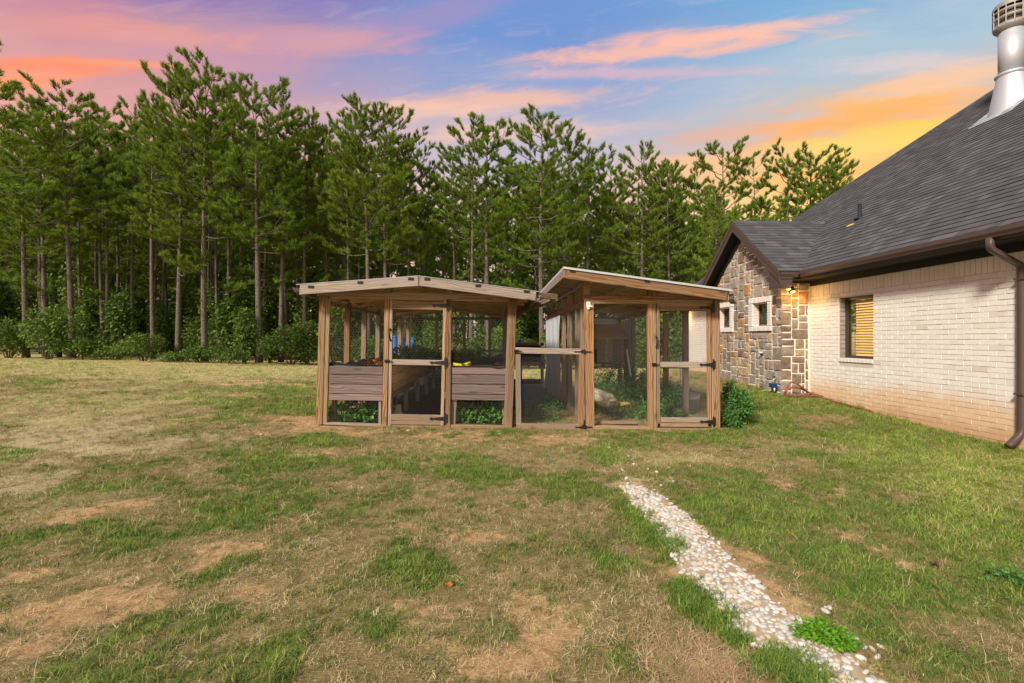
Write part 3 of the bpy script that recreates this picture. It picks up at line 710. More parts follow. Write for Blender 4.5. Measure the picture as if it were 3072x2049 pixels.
obj('gravel', fastmesh(np.concatenate(gv), np.concatenate(gf), 'gravel'), flat('tan_gravel', (.58, .46, .33), .9, .1, var=.3), kind='stuff', label='small pale gravel chips scattered over the bare soil patches', cat='gravel')

# reddish pine straw blown against the left edge of the pebbles
C_straw = tuft_coll('straw_tuft', [(10, .012, .05, 7.0, .0028), (9, .014, .06, 6.0, .0028)], M_straw)
n_ = 420; cc = [onG(a * D3, b_ * D3) for a, b_ in ((1590, 1530), (1640, 1545), (1540, 1500), (1480, 1545), (300, 1480), (900, 1420))]
qx = []; qy = []
for k in range(n_):
    c_ = cc[min(int(abs(rnd.gauss(0, 1.6))), 5)]; qx.append(c_.x + rnd.gauss(0, .10)); qy.append(c_.y + rnd.gauss(0, .07))
qx = np.array(qx); qy = np.array(qy)
scatter('pine_straw', np.stack([qx, qy, G(qx, qy) + .008], 1), rng.uniform(.6, 1.1, n_), rng.uniform(.1, .9, n_), C_straw, 'loose reddish pine straw lying beside the pebble strip', 0.12)

# taller grass leaning over the pebbles from the left
tx_ = []; ty_ = []
for (cx, cy, sx, sy, n_) in [(1500, 1225, 34, 20, 240), (1545, 1255, 30, 14, 160), (1470, 1190, 30, 16, 120), (1600, 1385, 42, 24, 420), (1655, 1425, 34, 16, 260), (1570, 1350, 26, 18, 120), (1790, 1525, 60, 22, 420), (1860, 1560, 50, 18, 240), (1690, 1470, 24, 12, 80), (1100, 1085, 50, 18, 160), (1385, 1055, 30, 16, 90)]:
    for _ in range(int(n_ * .7)):
        q = onG((cx + rnd.gauss(0, sx * .55)) * D3, (cy + rnd.gauss(0, sy * .6)) * D3); tx_.append(q.x); ty_.append(q.y)
tx_ = np.array(tx_); ty_ = np.array(ty_)
scatter('tall_grass', np.stack([tx_, ty_, G(tx_, ty_)], 1), rng.uniform(.6, 1.2, len(tx_)), np.clip(rng.normal(.38, .2, len(tx_)), 0, 1), C_green, 'taller green grass leaning over the left edge of the pebble strip', 0.35)

# pale dead stalks standing and lying here and there
C_stalk = tuft_coll('stalk_tuft', [(4, .04, .085, 1.6, .0024), (3, .03, .10, 2.2, .0022), (6, .05, .06, 2.6, .0024)], M_dblade)
n_ = 1500; sy = np.sqrt(rng.uniform(1.4 ** 2, 7.2 ** 2, n_)); sx = rng.uniform(-1.15, 1.15, n_) * sy; ng_ = fbm(sx, sy, 1.3, 3, 91); kk = (rng.uniform(size=n_) < sst(ng_, .42, .62)) & (pathdist(sx, sy) > 1.05) & (sx < 6.6); sx = sx[kk]; sy = sy[kk]
scatter('dead_stalks', np.stack([sx, sy, G(sx, sy)], 1), rng.uniform(.6, 1.2, len(sx)), rng.uniform(.55, 1, len(sx)), C_stalk, 'pale dead grass stalks standing in loose drifts over the lawn', 0.4)
# ------------------------------------------------------------------ the house
WX, GX, YC = 6.87, 6.22, 10.36               # white wall plane, stone wall plane, corner between them
ZE, XE, PIT = 2.785, 6.40, 0.80
YA = 11.98; GY0, GY1 = 10.36, 13.60          # gable centre and its wall ends
FXR = 5.93                                    # rake board plane
YE = 9.95                                     # gable eave (near side)
GP = 0.748
house = empty('brick_house', (WX, YC, 0.1), label='whitewashed brick house with stone gable and dark shingle roof', cat='house')
KW = 2.50                                     # top of visible brick

def wall_slabs(name, X, y0, y1, z0, z1, hole, mat, parent, depth=0.22, sgn=1):
    b = MB()
    def bx(a, c, d, e):
        if c > a and e > d: b.box(X, X + depth, a, c, d, e)
    if hole:
        h0, h1, k0, k1 = hole
        bx(y0, h0, z0, z1); bx(h1, y1, z0, z1); bx(h0, h1, z0, k0); bx(h0, h1, k1, z1)
    else: bx(y0, y1, z0, z1)
    return b.build(name, mat, parent)
# window in the white wall
wl = onX(2518.3, 894.3, WX); wr = onX(2620.8, 882, WX); wb = onX(2520, 1073, WX)
W0, W1 = wr.y, wl.y; WZ1 = (wl.z + wr.z) / 2; WZ0 = wb.z
wall = wall_slabs('wall', WX - .002, 1.5, YC + .1, -0.4, KW + .3, (W0 + .002, W1 - .002, WZ0, WZ1 - .002), M_mortar, house)
# bricks
BH, BL, MJ = 0.0775, 0.235, 0.0065
def brick_variants(L, H, n=5, seed=3, d=0.03):
    out = []
    r = random.Random(seed)
    for i in range(n):
        def j(k): return r.uniform(-k, k)
        P = [(0, j(.003), j(.003)), (0, L + j(.003), j(.003)), (0, L + j(.003), H + j(.003)), (0, j(.003), H + j(.003))]
        m = MB(); m.prism([(p[0], p[1], p[2]) for p in P], (-d, 0, 0), 0.003); me = mesh(m.v, m.f, 'brick'); me.materials.append(M_brick); out.append(me)
    return out
BV = {}
def brick_me(L, H, i):
    k = (round(L, 3), round(H, 3))
    if k not in BV: BV[k] = brick_variants(L, H, 5, int(L * 1000) + int(H * 977))
    return BV[k][i % 5]
bricks = []
z = 0.0; row = 0
nrow = 30; z_top_rows = KW - 0.235; BH = (z_top_rows + 0.04) / 30
for row in range(-4, 30):
    z = -0.04 + row * BH; y = 1.6 - (0.5 * BL if row % 2 else 0)
    while y < YC - 0.01:
        L = BL - MJ; y0, y1 = y, y + L; y += BL
        segs = [(y0, y1)]
        if z + BH > WZ0 - .10 and z < WZ1 + 0.0:
            nseg = []
            for a, c in segs:
                if c < W0 + .004 or a > W1 - .004: nseg.append((a, c)); continue
                if a < W0 - .03: nseg.append((a, W0))
                if c > W1 + .03: nseg.append((W1, c))
            segs = nseg
        for a, c in segs:
            c = min(c, YC - .004)
            if c - a > .03: bricks.append((a, z + .004, c - a, BH - MJ))
y = 1.6
while y < YC - .08: bricks.append((y, KW - .228, .073, .225)); y += .0825     # soldier course under the eave
def vis(b): return b[0] + b[2] > 6.05 and b[1] > -0.12
bricks.sort(key=lambda b: (not vis(b), b[0]))
rb = MB(); rb_f = 0
for i, (y, z, L, H) in enumerate(bricks):
    dx_ = rnd.uniform(-.003, .003)
    if i < 300 and vis((y, z, L, H)):
        o = bpy.data.objects.new('brick', brick_me(L, H, rnd.randrange(5)))
        place(o, wall, Matrix.Translation((WX + .022 + dx_, y, z + rnd.uniform(-.0015, .0015))) @ Matrix.Rotation(rnd.gauss(0, .004), 4, 'X'))
    else:
        j = [rnd.uniform(-.003, .003) for _ in range(8)]
        rb.prism([(WX + .022 + dx_, y + j[0], z + j[1]), (WX + .022 + dx_, y + L + j[2], z + j[3]), (WX + .022 + dx_, y + L + j[4], z + H + j[5]), (WX + .022 + dx_, y + j[6], z + H + j[7])], (-.03, 0, 0), .0045)
rb.build('bricks', M_brick, wall, kind='stuff')
# window: reveal bricks, frame, blind, pane, sill
win = empty('window', (WX, (W0 + W1) / 2, WZ0), house)
nrv = 13; hb = (WZ1 - WZ0) / nrv
for k in range(nrv):
    m = MB(); m.prism([(WX, W1 - .012, WZ0 + k * hb + .004), (WX + .1, W1 - .012, WZ0 + k * hb + .004), (WX + .1, W1 - .012, WZ0 + (k + 1) * hb - .005), (WX, W1 - .012, WZ0 + (k + 1) * hb - .005)], (0, -.016, 0), .002)
    m.build('brick', M_greybrick, win)
zf0, zf1, xf = WZ0, WZ1, WX + .10
yl, yr = W1 - .03, W0 - .0
def vbox(name, x0, x1, y0, y1, z0, z1, mat, par): m = MB(); m.box(x0, x1, y0, y1, z0, z1); return m.build(name, mat, par)
vbox('frame', xf, xf + .07, yl - .055, yl + .025, zf0, zf1, M_frame, win); vbox('frame', xf, xf + .07, yr - .02, yr + .05, zf0, zf1, M_frame, win)
vbox('frame', xf, xf + .07, yr + .05, yl - .055, zf1 - .055, zf1, M_frame, win); vbox('frame', xf, xf + .07, yr + .05, yl - .055, zf0, zf0 + .05, M_frame, win)
vbox('pane', xf + .03, xf + .034, yr + .05, yl - .055, zf0 + .05, zf1 - .055, M_glass, win)
ns = 19; sh = (zf1 - zf0 - .20) / ns
for k in range(ns):
    zc = zf0 + .07 + (k + .5) * sh
    beam('slat', (xf + .105, yr + .055, zc), (xf + .105, yl - .075, zc), .05, .003, M_blind, win, up=(-.5, 0, .86), ch=.0005)
vbox('blind_rail', xf + .07, xf + .13, yr + .055, yl - .07, zf1 - .12, zf1 - .058, M_blind, win)
for yy in (yr + .2, yl - .25):
    m = MB(); m.tube([(xf + .075, yy, zf0 + .06), (xf + .075, yy, zf1 - .1)], .0025, 4); m.build('cord', M_white, win)
vbox('lit_room', xf + .45, xf + .46, yr - .3, yl + .3, zf0 - .1, zf1 + .2, M_room, win)
for k in range(9):   # sill of bricks on edge
    a = W0 + (W1 - W0) * k / 9; m = MB(); m.prism([(WX + .1, a + .004, WZ0 - .075), (WX + .1, a + .094, WZ0 - .075), (WX + .1, a + .094, WZ0 - .003), (WX + .1, a + .004, WZ0 - .003)], (-.125, 0, 0), .004); m.build('sill_brick', M_trimbrick, win)

# far white wall behind the gable, and short stone returns
fw = wall_slabs('far_wall', WX - .002, GY1, 17.25, -0.2, KW + .2, None, M_mortar, house)
m = MB()
for row in range(33):
    y = GY1 + .02 - (0.5 * BL if row % 2 else 0)
    while y < 17.25:
        a = max(y, GY1 + .01); c = min(y + BL - MJ, 17.24)
        if c - a > .03: m.prism([(WX + .022, a, row * .0775), (WX + .022, c, row * .0775), (WX + .022, c, row * .0775 + .068), (WX + .022, a, row * .0775 + .068)], (-.03, 0, 0), .004)
        y += BL
m.build('bricks', M_brick, fw, kind='stuff')

# stone gable: backing wall + random ashlar pieces
zg_e = ZE; apex_z = zg_e + GP * (YA - YE)
def gtop(y): return apex_z - GP * abs(y - YA) - 0.16
b = MB()
def openings():
    r = []
    a = onX(2249, 892, GX); c = onX(2315, 996, GX); r.append((c.y, a.y, onX(2282, 993, GX).z, onX(2282, 893, GX).z))
    w_ = r[0][1] - r[0][0]; a = onX(2199, 920, GX).y; r.append((a, a + w_, r[0][2], r[0][3])); return r
OP = openings()
OP2 = []
for (y0, y1, z0, z1) in OP:
    OP2.append((y0 + .13, y1 - .17, z0 + .12, z1 - .14))
# backing slabs
X0 = GX + .02
ycuts = sorted([GY0 + .02, GY1 - .02] + [v for o_ in OP2 for v in o_[:2]])
for a, c in zip(ycuts[:-1], ycuts[1:]):
    o_ = [q for q in OP2 if q[0] - 1e-6 <= a and c <= q[1] + 1e-6]
    if o_:
        b.box(X0, X0 + .2, a, c, -.3, o_[0][2]); b.box(X0, X0 + .2, a, c, o_[0][3], 2.7)
    else: b.box(X0, X0 + .2, a, c, -.3, 2.7)
b.prism([(X0, GY0 + .02, 2.7), (X0, GY1 - .02, 2.7), (X0, YA, apex_z - .14)], (.2, 0, 0))
gw = b.build('stone_wall', M_smortar, house)
b = MB(); b.box(GX + .22, WX + .01, GY0 + .02, GY0 + .2, -.3, 2.7); b.box(GX + .22, WX + .01, GY1 - .2, GY1 - .02, -.3, 2.7)
rw = b.build('return_wall', M_smortar, house)
def clip_top(poly):
    """keep the part of a (y,z) polygon under the two roof lines"""
    for s_ in (1, -1):
        out = []
        def fn(p): return (apex_z - .14 - GP * s_ * (p[0] - YA)) - p[1]
        n = len(poly)
        for i in range(n):
            p, q = poly[i], poly[(i + 1) % n]; fp, fq = fn(p), fn(q)
            if fp >= 0: out.append(p)
            if fp * fq < 0:
                t_ = fp / (fp - fq); out.append((p[0] + (q[0] - p[0]) * t_, p[1] + (q[1] - p[1]) * t_))
        poly = out
        if len(poly) < 3: return None
    return poly
def ashlar(w, h, seed, cell=.077, blocked=None, big=1.0):
    r = random.Random(seed); nx_, nz_ = int(w / cell), int(h / cell); occ = [[False] * nz_ for _ in range(nx_)]; out = []
    if blocked:
        for i in range(nx_):
            for k in range(nz_):
                if blocked((i + .5) * cell, (k + .5) * cell): occ[i][k] = True
    sizes = [(4, 3), (5, 3), (3, 3), (4, 4), (3, 4), (2, 3), (5, 4), (4, 2), (3, 2), (4, 3), (3, 3)]
    for k in range(nz_):
        i = 0
        while i < nx_:
            if occ[i][k]: i += 1; continue
            opts = sizes[:]; r.shuffle(opts)
            for (a, c) in opts + [(1, 3), (1, 2), (2, 1), (1, 1)]:
                if i + a <= nx_ and k + c <= nz_ and not any(occ[i + p][k + q] for p in range(a) for q in range(c)): break
            else: a = c = 1
            # widen slivers
            for p in range(a):
                for q in range(c): occ[i + p][k + q] = True
            out.append((i * cell, k * cell, a * cell, c * cell)); i += a
    return out
nst = 0
def stone(poly3, inward, par, mat):
    """rough prism: outline jittered, face slightly dished"""
    m = MB(); n = len(poly3); ext = -Vector(inward).normalized() * rnd.uniform(.018, .032)
    P = []
    for i in range(n):
        p, q = Vector(poly3[i]), Vector(poly3[(i + 1) % n]); P.append(p); L = (q - p).length
        if L > .12:
            c_ = sum((Vector(x) for x in poly3), Vector()) / n; md = p.lerp(q, rnd.uniform(.35, .65)); P.append(md + (md - c_).normalized() * rnd.uniform(-.006, .007))
    m.prism(P, ext, .009)
    # broken face: push face corners about
    k = len(P)
    for i in range(2 * k, 3 * k): v = Vector(m.v[i]) + ext.normalized() * rnd.uniform(-.006, .008); m.v[i] = tuple(v)
    f = m.f[2 * k]; cc = sum((Vector(m.v[i]) for i in f), Vector()) / k + ext.normalized() * rnd.uniform(-.002, .010); ci = len(m.v); m.v.append(tuple(cc))
    m.f[2 * k] = (f[0], f[1], ci)
    for i in range(1, k): m.f.append((f[i], f[(i + 1) % k], ci))
    return m.build('stone', mat, par)
def pickmat():
    u = rnd.random(); return M_st[0] if u < .38 else M_st[1] if u < .66 else M_st[2] if u < .84 else M_st[3] if u < .91 else M_st[4]
def inop(y, z): return any(o_[0] - .005 < y < o_[1] + .005 and o_[2] - .005 < z < o_[3] + .005 for o_ in OP)
def bl(u, v):
    y, z = GY0 + u, -0.05 + v
    return inop(y, z) or z > apex_z - .1 - GP * abs(y - YA)
def bl2(u, v): return bl(u, v)
for (u, v, w_, h_) in ashlar(GY1 - GY0, apex_z + .05, 5, blocked=bl):
    j = lambda: rnd.uniform(-.007, .007)
    g_ = .0175
    y0, y1, z0, z1 = GY0 + u + g_, GY0 + u + w_ - g_, -.05 + v + g_, -.05 + v + h_ - g_
    poly = clip_top([(y0 + j(), z0 + j()), (y1 + j(), z0 + j()), (y1 + j(), z1 + j()), (y0 + j(), z1 + j())])
    if not poly or z1 < -.02: continue
    if max(p[0] for p in poly) - min(p[0] for p in poly) < .03 or max(p[1] for p in poly) - min(p[1] for p in poly) < .03: continue
    stone([(GX + .022, p[0], p[1]) for p in poly], (1, 0, 0), gw, pickmat()); nst += 1
for (u, v, w_, h_) in ashlar(WX - GX - .01, 2.62, 9, cell=.075):
    j = lambda: rnd.uniform(-.007, .007); g_ = .016; x0, x1, z0, z1 = GX + u + g_, GX + u + w_ - g_, v + g_, v + h_ - g_
    if u < .05: x0 = GX - .006
    P = [(x0 + j() * .4, GY0 + .022, z0 + j()), (x1 + j(), GY0 + .022, z0 + j()), (x1 + j(), GY0 + .022, z1 + j()), (x0 + j() * .4, GY0 + .022, z1 + j())]
    stone(P, (0, 1, 0), rw, M_st[4] if rnd.random() < .5 else pickmat())
# gable windows with white brick surrounds
for wi, ((y0, y1, z0, z1), (a0, a1, b0, b1)) in enumerate(zip(OP, OP2)):
    wn = empty('window', (GX, (y0 + y1) / 2, z0), house, label='small shuttered window with red-brown frame in the stone gable')
    def tb(p): m = MB(); m.prism(p, (-.055, 0, 0), .004); m.build('trim_brick', M_trimbrick, wn)
    xx = GX + .02
    n_ = 9
    for k in range(n_):
        zz0 = z0 + .12 + (z1 - z0 - .24) * k / n_; zz1 = zz0 + (z1 - z0 - .24) / n_ - .006
        tb([(xx, y0, zz0), (xx, a0, zz0), (xx, a0, zz1), (xx, y0, zz1)]); tb([(xx, a1, zz0), (xx, y1, zz0), (xx, y1, zz1), (xx, a1, zz1)])
    for k in range(5):
        c0 = y0 + (y1 - y0) * k / 5; c1 = y0 + (y1 - y0) * (k + 1) / 5 - .006
        tb([(xx, c0, z0), (xx, c1, z0), (xx, c1, z0 + .11), (xx, c0, z0 + .11)]); tb([(xx, c0, z1 - .115), (xx, c1, z1 - .115), (xx, c1, z1), (xx, c0, z1)])
    for k in range(8):   # reveal
        q0 = b0 + (b1 - b0) * k / 8; q1 = b0 + (b1 - b0) * (k + 1) / 8 - .008
        m = MB(); m.prism([(GX - .01, a1 - .001, q0), (GX + .13, a1 - .001, q0), (GX + .13, a1 - .001, q1), (GX - .01, a1 - .001, q1)], (0, -.016, 0), .003); m.build('trim_brick', M_trimbrick, wn)
    x_ = GX + .13; fr = .035
    vbox('frame', x_, x_ + .05, a0, a0 + fr, b0, b1, M_redframe, wn); vbox('frame', x_, x_ + .05, a1 - fr - .016, a1 - .016, b0, b1, M_redframe, wn)
    vbox('frame', x_, x_ + .05, a0 + fr, a1 - fr - .016, b1 - fr, b1, M_redframe, wn); vbox('frame', x_, x_ + .05, a0 + fr, a1 - fr - .016, b0, b0 + fr, M_redframe, wn)
    vbox('pane', x_ + .02, x_ + .024, a0 + fr, a1 - fr - .016, b0 + fr, b1 - fr, M_glass, wn)
    for k in range(9):
        zz = b0 + .06 + (b1 - b0 - .1) * k / 8.4
        beam('slat', (x_ + .08, a0 + .04, zz), (x_ + .08, a1 - .06, zz), .055, .006, M_gblind, wn, up=(-.6, 0, .8), ch=.001)
    vbox('room_wall', x_ + .3, x_ + .31, a0 - .1, a1 + .1, b0 - .1, b1 + .1, M_interior, wn)

# roof
YF = 17.6; XR = 15.0; YR = YF - (XR - XE); ZR = ZE + PIT * (XR - XE)
b = MB(); b.add([(XE, -1.5, ZE), (XE, YF, ZE), (XR, YR, ZR), (XR, -1.5, ZR), (XR + XR - XE, YF, ZE), (XR + XR - XE, -1.5, ZE)],
                [(0, 3, 2, 1), (1, 2, 4), (3, 5, 4, 2)])
sh_under = flat('dark_roofing_felt', (.04, .038, .04), 0.95)
roof = b.build('roof', sh_under, house)
b = MB(); xr_ = XE + (apex_z - ZE) / PIT + .02
b.add([(FXR, YE, zg_e), (XE, YE, zg_e), (xr_, YA, apex_z), (FXR, YA, apex_z), (XE, 2 * YA - YE, zg_e), (FXR, 2 * YA - YE, zg_e)], [(0, 1, 2, 3), (3, 2, 4, 5)])
groof = b.build('gable_roof', sh_under, house)
slen = math.sqrt(1 + PIT * PIT)
def halfclip(poly, fn):
    out = []; n = len(poly)
    for i in range(n):
        p, q = poly[i], poly[(i + 1) % n]; fp, fq = fn(p), fn(q)
        if fp >= 0: out.append(p)
        if fp * fq < 0: t_ = fp / (fp - fq); out.append((p[0] + (q[0] - p[0]) * t_, p[1] + (q[1] - p[1]) * t_))
    return out if len(out) >= 3 else None
EXP = 0.143
sh_list = []
nml = Vector((-PIT, 0, 1)).normalized(); ups = Vector((1, 0, PIT)).normalized()
for r_ in range(int((XR - XE) * slen / EXP)):
    s0 = r_ * EXP - .02; y = 3.2 + rnd.uniform(0, .3)
    while y < YF:
        wd_ = rnd.choice([.13, .17, .2, .24, .15]); a, c = y, min(y + wd_, YF + .1); y += wd_ + .002
        poly = [(a, s0), (c, s0), (c, s0 + EXP + .02), (a, s0 + EXP + .02)]
        poly = halfclip(poly, lambda p: (YF - p[0]) - p[1] / slen)
        if poly: sh_list.append((poly, rnd.uniform(.004, .010)))
def shingle_verts(poly, th):
    """thin wedge: raised at its lower edge"""
    s0 = min(p[1] for p in poly)
    lo = []; hi = []
    for (y, s_) in poly:
        base = Vector((XE, y, ZE)) + ups * s_
        k = 1 - (s_ - s0) / (EXP + .02)
        lo.append(base - nml * .002); hi.append(base + nml * (.003 + (th + .006) * k))
    n = len(poly); vs = lo + hi
    c_ = sum(hi, Vector()) / n; nr = Vector()
    for i in range(n): nr += (hi[i] - c_).cross(hi[(i + 1) % n] - c_)
    if nr.dot(nml) < 0: lo.reverse(); hi.reverse(); vs = lo + hi
    return vs, [tuple(range(n, 2 * n))] + [(i, (i + 1) % n, n + (i + 1) % n, n + i) for i in range(n)]
def vissh(poly):
    c_ = Vector((XE, sum(p[0] for p in poly) / len(poly), ZE)) + ups * (sum(p[1] for p in poly) / len(poly))
    px, py, D = project(c_.x, c_.y, c_.z); return px < 2360 and py > -20, (c_ - E0).length
sh_list.sort(key=lambda q: (not vissh(q[0])[0], vissh(q[0])[1]))
rest_ = MB()
for i, (poly, th) in enumerate(sh_list):
    vs, fs = shingle_verts(poly, th)
    if i < 190: m = MB(); m.add(vs, fs); m.build('shingle', M_shingle, roof)
    else: rest_.add(vs, fs)
rest_.build('shingles', M_shingle, roof, kind='stuff')
# gable shingles: near slope as pieces, far slope joined
gl = math.sqrt(1 + GP * GP); nm_g = Vector((0, -GP, 1)).normalized(); up_g = Vector((0, 1, GP)).normalized()
def gsh(sgn):
    out = []
    for r_ in range(int((YA - YE) * gl / EXP) + 1):
        s0 = r_ * EXP - .02; yy = (s0 + .1) / gl
        xmax = XE + (GP * yy) / PIT + .12; x = FXR + .0
        x += rnd.uniform(-.12, 0)
        while x < xmax:
            wd_ = rnd.choice([.13, .17, .22, .27, .2]); a, c = max(x, FXR - .012), min(x + wd_, xmax); x += wd_ + .002
            if c - a < .02: continue
            th = rnd.uniform(.004, .010); s1 = min(s0 + EXP + .02, (YA - YE) * gl)
            V_ = []
            for (xx, s_, k) in ((a, s0, 1), (c, s0, 1), (c, s1, 0), (a, s1, 0)):
                bp = Vector((xx, YE, zg_e)) + up_g * s_; V_.append((bp - nm_g * .002, bp + nm_g * (.003 + (th + .006) * k)))
            vs = [v[0] for v in V_] + [v[1] for v in V_]
            fs = [(4, 5, 6, 7)] + [(i, (i + 1) % 4, 4 + (i + 1) % 4, 4 + i) for i in range(4)]
            if sgn < 0:
                vs = [Vector((v.x, 2 * YA - v.y, v.z)) for v in vs]; fs = [f[::-1] for f in fs]
            out.append((vs, fs))
    return out
GS = gsh(1)
rest_ = MB(); GS.sort(key=lambda q: q[0][0].y)
for i, (vs, fs) in enumerate(GS):
    m = MB(); m.add(vs, fs)
    if i < 108: m.build('shingle', M_shingle, groof)
    else: rest_.add(vs, fs)
for vs, fs in gsh(-1): rest_.add(vs, fs)
rest_.build('shingles', M_shingle, groof, kind='stuff')
m = MB()      # ridge caps
for k in range(12):
    x0 = FXR - .02 + k * .2; x1 = x0 + .22; th = .012
    if x0 > xr_: break
    for s_ in (1, -1):
        m.prism([(x0, YA, apex_z + .03), (x1, YA, apex_z + .018), (x1, YA - s_ * .13, apex_z + .018 - .13 * GP), (x0, YA - s_ * .13, apex_z + .03 - .13 * GP)], (0, 0, -.012))
m.build('ridge_caps', M_shingle, groof, kind='stuff')
m = MB()      # hip caps
hv_ = Vector((1, -1, PIT)); n_ = int(8 * 5)
for k in range(44):
    p = Vector((XE, YF, ZE + .02)) + hv_ * (k * .19); q = p + hv_ * .21
    for sd in (Vector((0, -.13, 0)), Vector((.13, 0, 0))):
        m.prism([p, q, q + sd, p + sd] if sd.y else [p, q, q + sd, p + sd], (0, 0, -.012))
m.build('ridge_caps', M_shingle, roof, kind='stuff')

# gutters, fascia, soffit
def gutter(name, path, par):
    """K-profile swept along Y"""
    m = MB(); (x, y0, y1) = path; zt = ZE - .012
    prof = [(x + .10, zt), (x + .10, zt - .115), (x + .03, zt - .115), (x + .022, zt - .095), (x + .0, zt - .06), (x - .004, zt - .012), (x - .004, zt), (x + .006, zt), (x + .006, zt - .01), (x + .03, zt - .10), (x + .092, zt - .10), (x + .092, zt)]
    n = len(prof); vs = [(a, y0, c) for a, c in prof] + [(a, y1, c) for a, c in prof]
    m.add(vs, [(i, (i + 1) % n, n + (i + 1) % n, n + i) for i in range(n)]); 
    return m.build(name, M_brown, par)
gut = gutter('gutter', (6.34, -1.5, YE), house)
m = MB(); zt = ZE - .012
prof = [(YE + .10, zt), (YE + .10, zt - .115), (YE + .03, zt - .115), (YE + .0, zt - .06), (YE - .004, zt), (YE + .006, zt), (YE + .03, zt - .10), (YE + .092, zt - .10), (YE + .092, zt)]
n = len(prof); x0, x1 = FXR + .02, 6.345
m.add([(x0, a, c) for a, c in prof] + [(x1, a, c) for a, c in prof], [(i, (i + 1) % n, n + (i + 1) % n, n + i) for i in range(n)] + [tuple(range(n))])
m.build('gutter', M_brown, house)
vbox('fascia', 6.44, 6.46, -1.5, YE + .1, ZE - .16, ZE - .02, M_brown, house)
vbox('soffit', 6.46, WX + .3, -1.5, YE + .1, ZE - .17, ZE - .15, M_soffit, house)
vbox('frieze_board', WX - .03, WX - .004, -1.5, YC, KW, ZE - .17, M_soffit, house)
vbox('soffit', FXR + .04, WX + .3, YE + .105, YC + .02, ZE - .17, ZE - .15, M_soffit, house)
vbox('frieze_board', GX - .0, WX - .02, YC - .02, YC + .012, KW + .06, ZE - .17, M_soffit, house)
vbox('soffit', 6.46, WX + .3, GY1, 17.6, ZE - .17, ZE - .15, M_soffit, house)
vbox('gutter', 6.34, 6.44, 2 * YA - YE, 17.6, ZE - .13, ZE - .012, M_brown, house)
# rake boards and overhang underside
for s_ in (1, -1):
    e = Vector((FXR, YA - s_ * (YA - YE), zg_e)); a = Vector((FXR, YA, apex_z))
    def pt(base, dz, dxx=0): return Vector((base.x + dxx, base.y, base.z + dz))
    m = MB(); m.prism([pt(e, -.005), pt(a, -.005), pt(a, -.115), pt(e, -.115)], (-.02, 0, 0)); m.build('rake_board', M_brown, house)
    m = MB(); m.prism([pt(e, -.118, .012), pt(a, -.118, .012), pt(a, -.25, .012), pt(e, -.25, .012)], (-.018, 0, 0)); m.build('rake_board', M_brown, house)
    m = MB(); m.prism([pt(e, -.17, .014), pt(a, -.17, .014), pt(a, -.17, .30), pt(e, -.17, .30)], (0, 0, -.015)); m.build('rake_soffit', M_soffit, house)
    m = MB(); m.prism([Vector((GX - .015, YA - s_ * 1.72, apex_z - GP * 1.72 - .185)), Vector((GX - .015, YA, apex_z - .185)), Vector((GX - .015, YA, apex_z - .37)), Vector((GX - .015, YA - s_ * 1.72, apex_z - GP * 1.72 - .37))], (-.02, 0, 0)); m.build('frieze_board', M_soffit, house)
# boxed cornice at the foot of the rake
for s_ in (1, -1):
    y_ = YA - s_ * (YA - YE)
    P = [(FXR + .014, y_, zg_e - .14), (FXR + .014, y_, zg_e - .30), (FXR + .014, y_ + s_ * .07, zg_e - .37), (FXR + .014, y_ + s_ * .42, zg_e - .37), (FXR + .014, y_ + s_ * .42, zg_e + .02)]
    m = MB(); m.prism(P, (.26, 0, 0)); m.build('cornice_return', M_brown, house)

# downspout
dy_ = onX(3066, 900, WX - .05).y
m = MB()
def spout(pts, w_=.085, d_=.065):
    n = len(pts); vs = []
    for i, p in enumerate(pts):
        p = Vector(p); t_ = (Vector(pts[min(i + 1, n - 1)]) - Vector(pts[max(i - 1, 0)])).normalized()
        a = Vector((0, 1, 0)); b_ = t_.cross(a).normalized()
        for j in range(12):
            an = 2 * math.pi * j / 12; cx_ = math.copysign(abs(math.cos(an)) ** .45, math.cos(an)); sy_ = math.copysign(abs(math.sin(an)) ** .45, math.sin(an))
            vs.append(p + a * cx_ * w_ / 2 + b_ * sy_ * d_ / 2)
    m.add(vs, [(i * 12 + j, i * 12 + (j + 1) % 12, (i + 1) * 12 + (j + 1) % 12, (i + 1) * 12 + j) for i in range(n - 1) for j in range(12)] + [tuple(range(11, -1, -1)), tuple(range((n - 1) * 12, n * 12))])
zg0 = g(WX - .2, dy_)
spout([(6.39, dy_, 2.66), (6.39, dy_, 2.56), (6.40, dy_, 2.53), (6.43, dy_, 2.50), (6.70, dy_, 2.36), (6.78, dy_, 2.32), (6.81, dy_, 2.27), (6.812, dy_, 2.2),
       (6.812, dy_, zg0 + .30), (6.805, dy_, zg0 + .24), (6.78, dy_, zg0 + .19), (6.66, dy_, zg0 + .075), (6.63, dy_, zg0 + .055)])
m.build('downspout', M_brown, house, True)
vbox('downspout_strap', 6.765, 6.86, dy_ - .06, dy_ + .06, 2.12, 2.145, M_brown, house)
vbox('downspout_strap', 6.765, 6.86, dy_ - .06, dy_ + .06, .62, .645, M_brown, house)

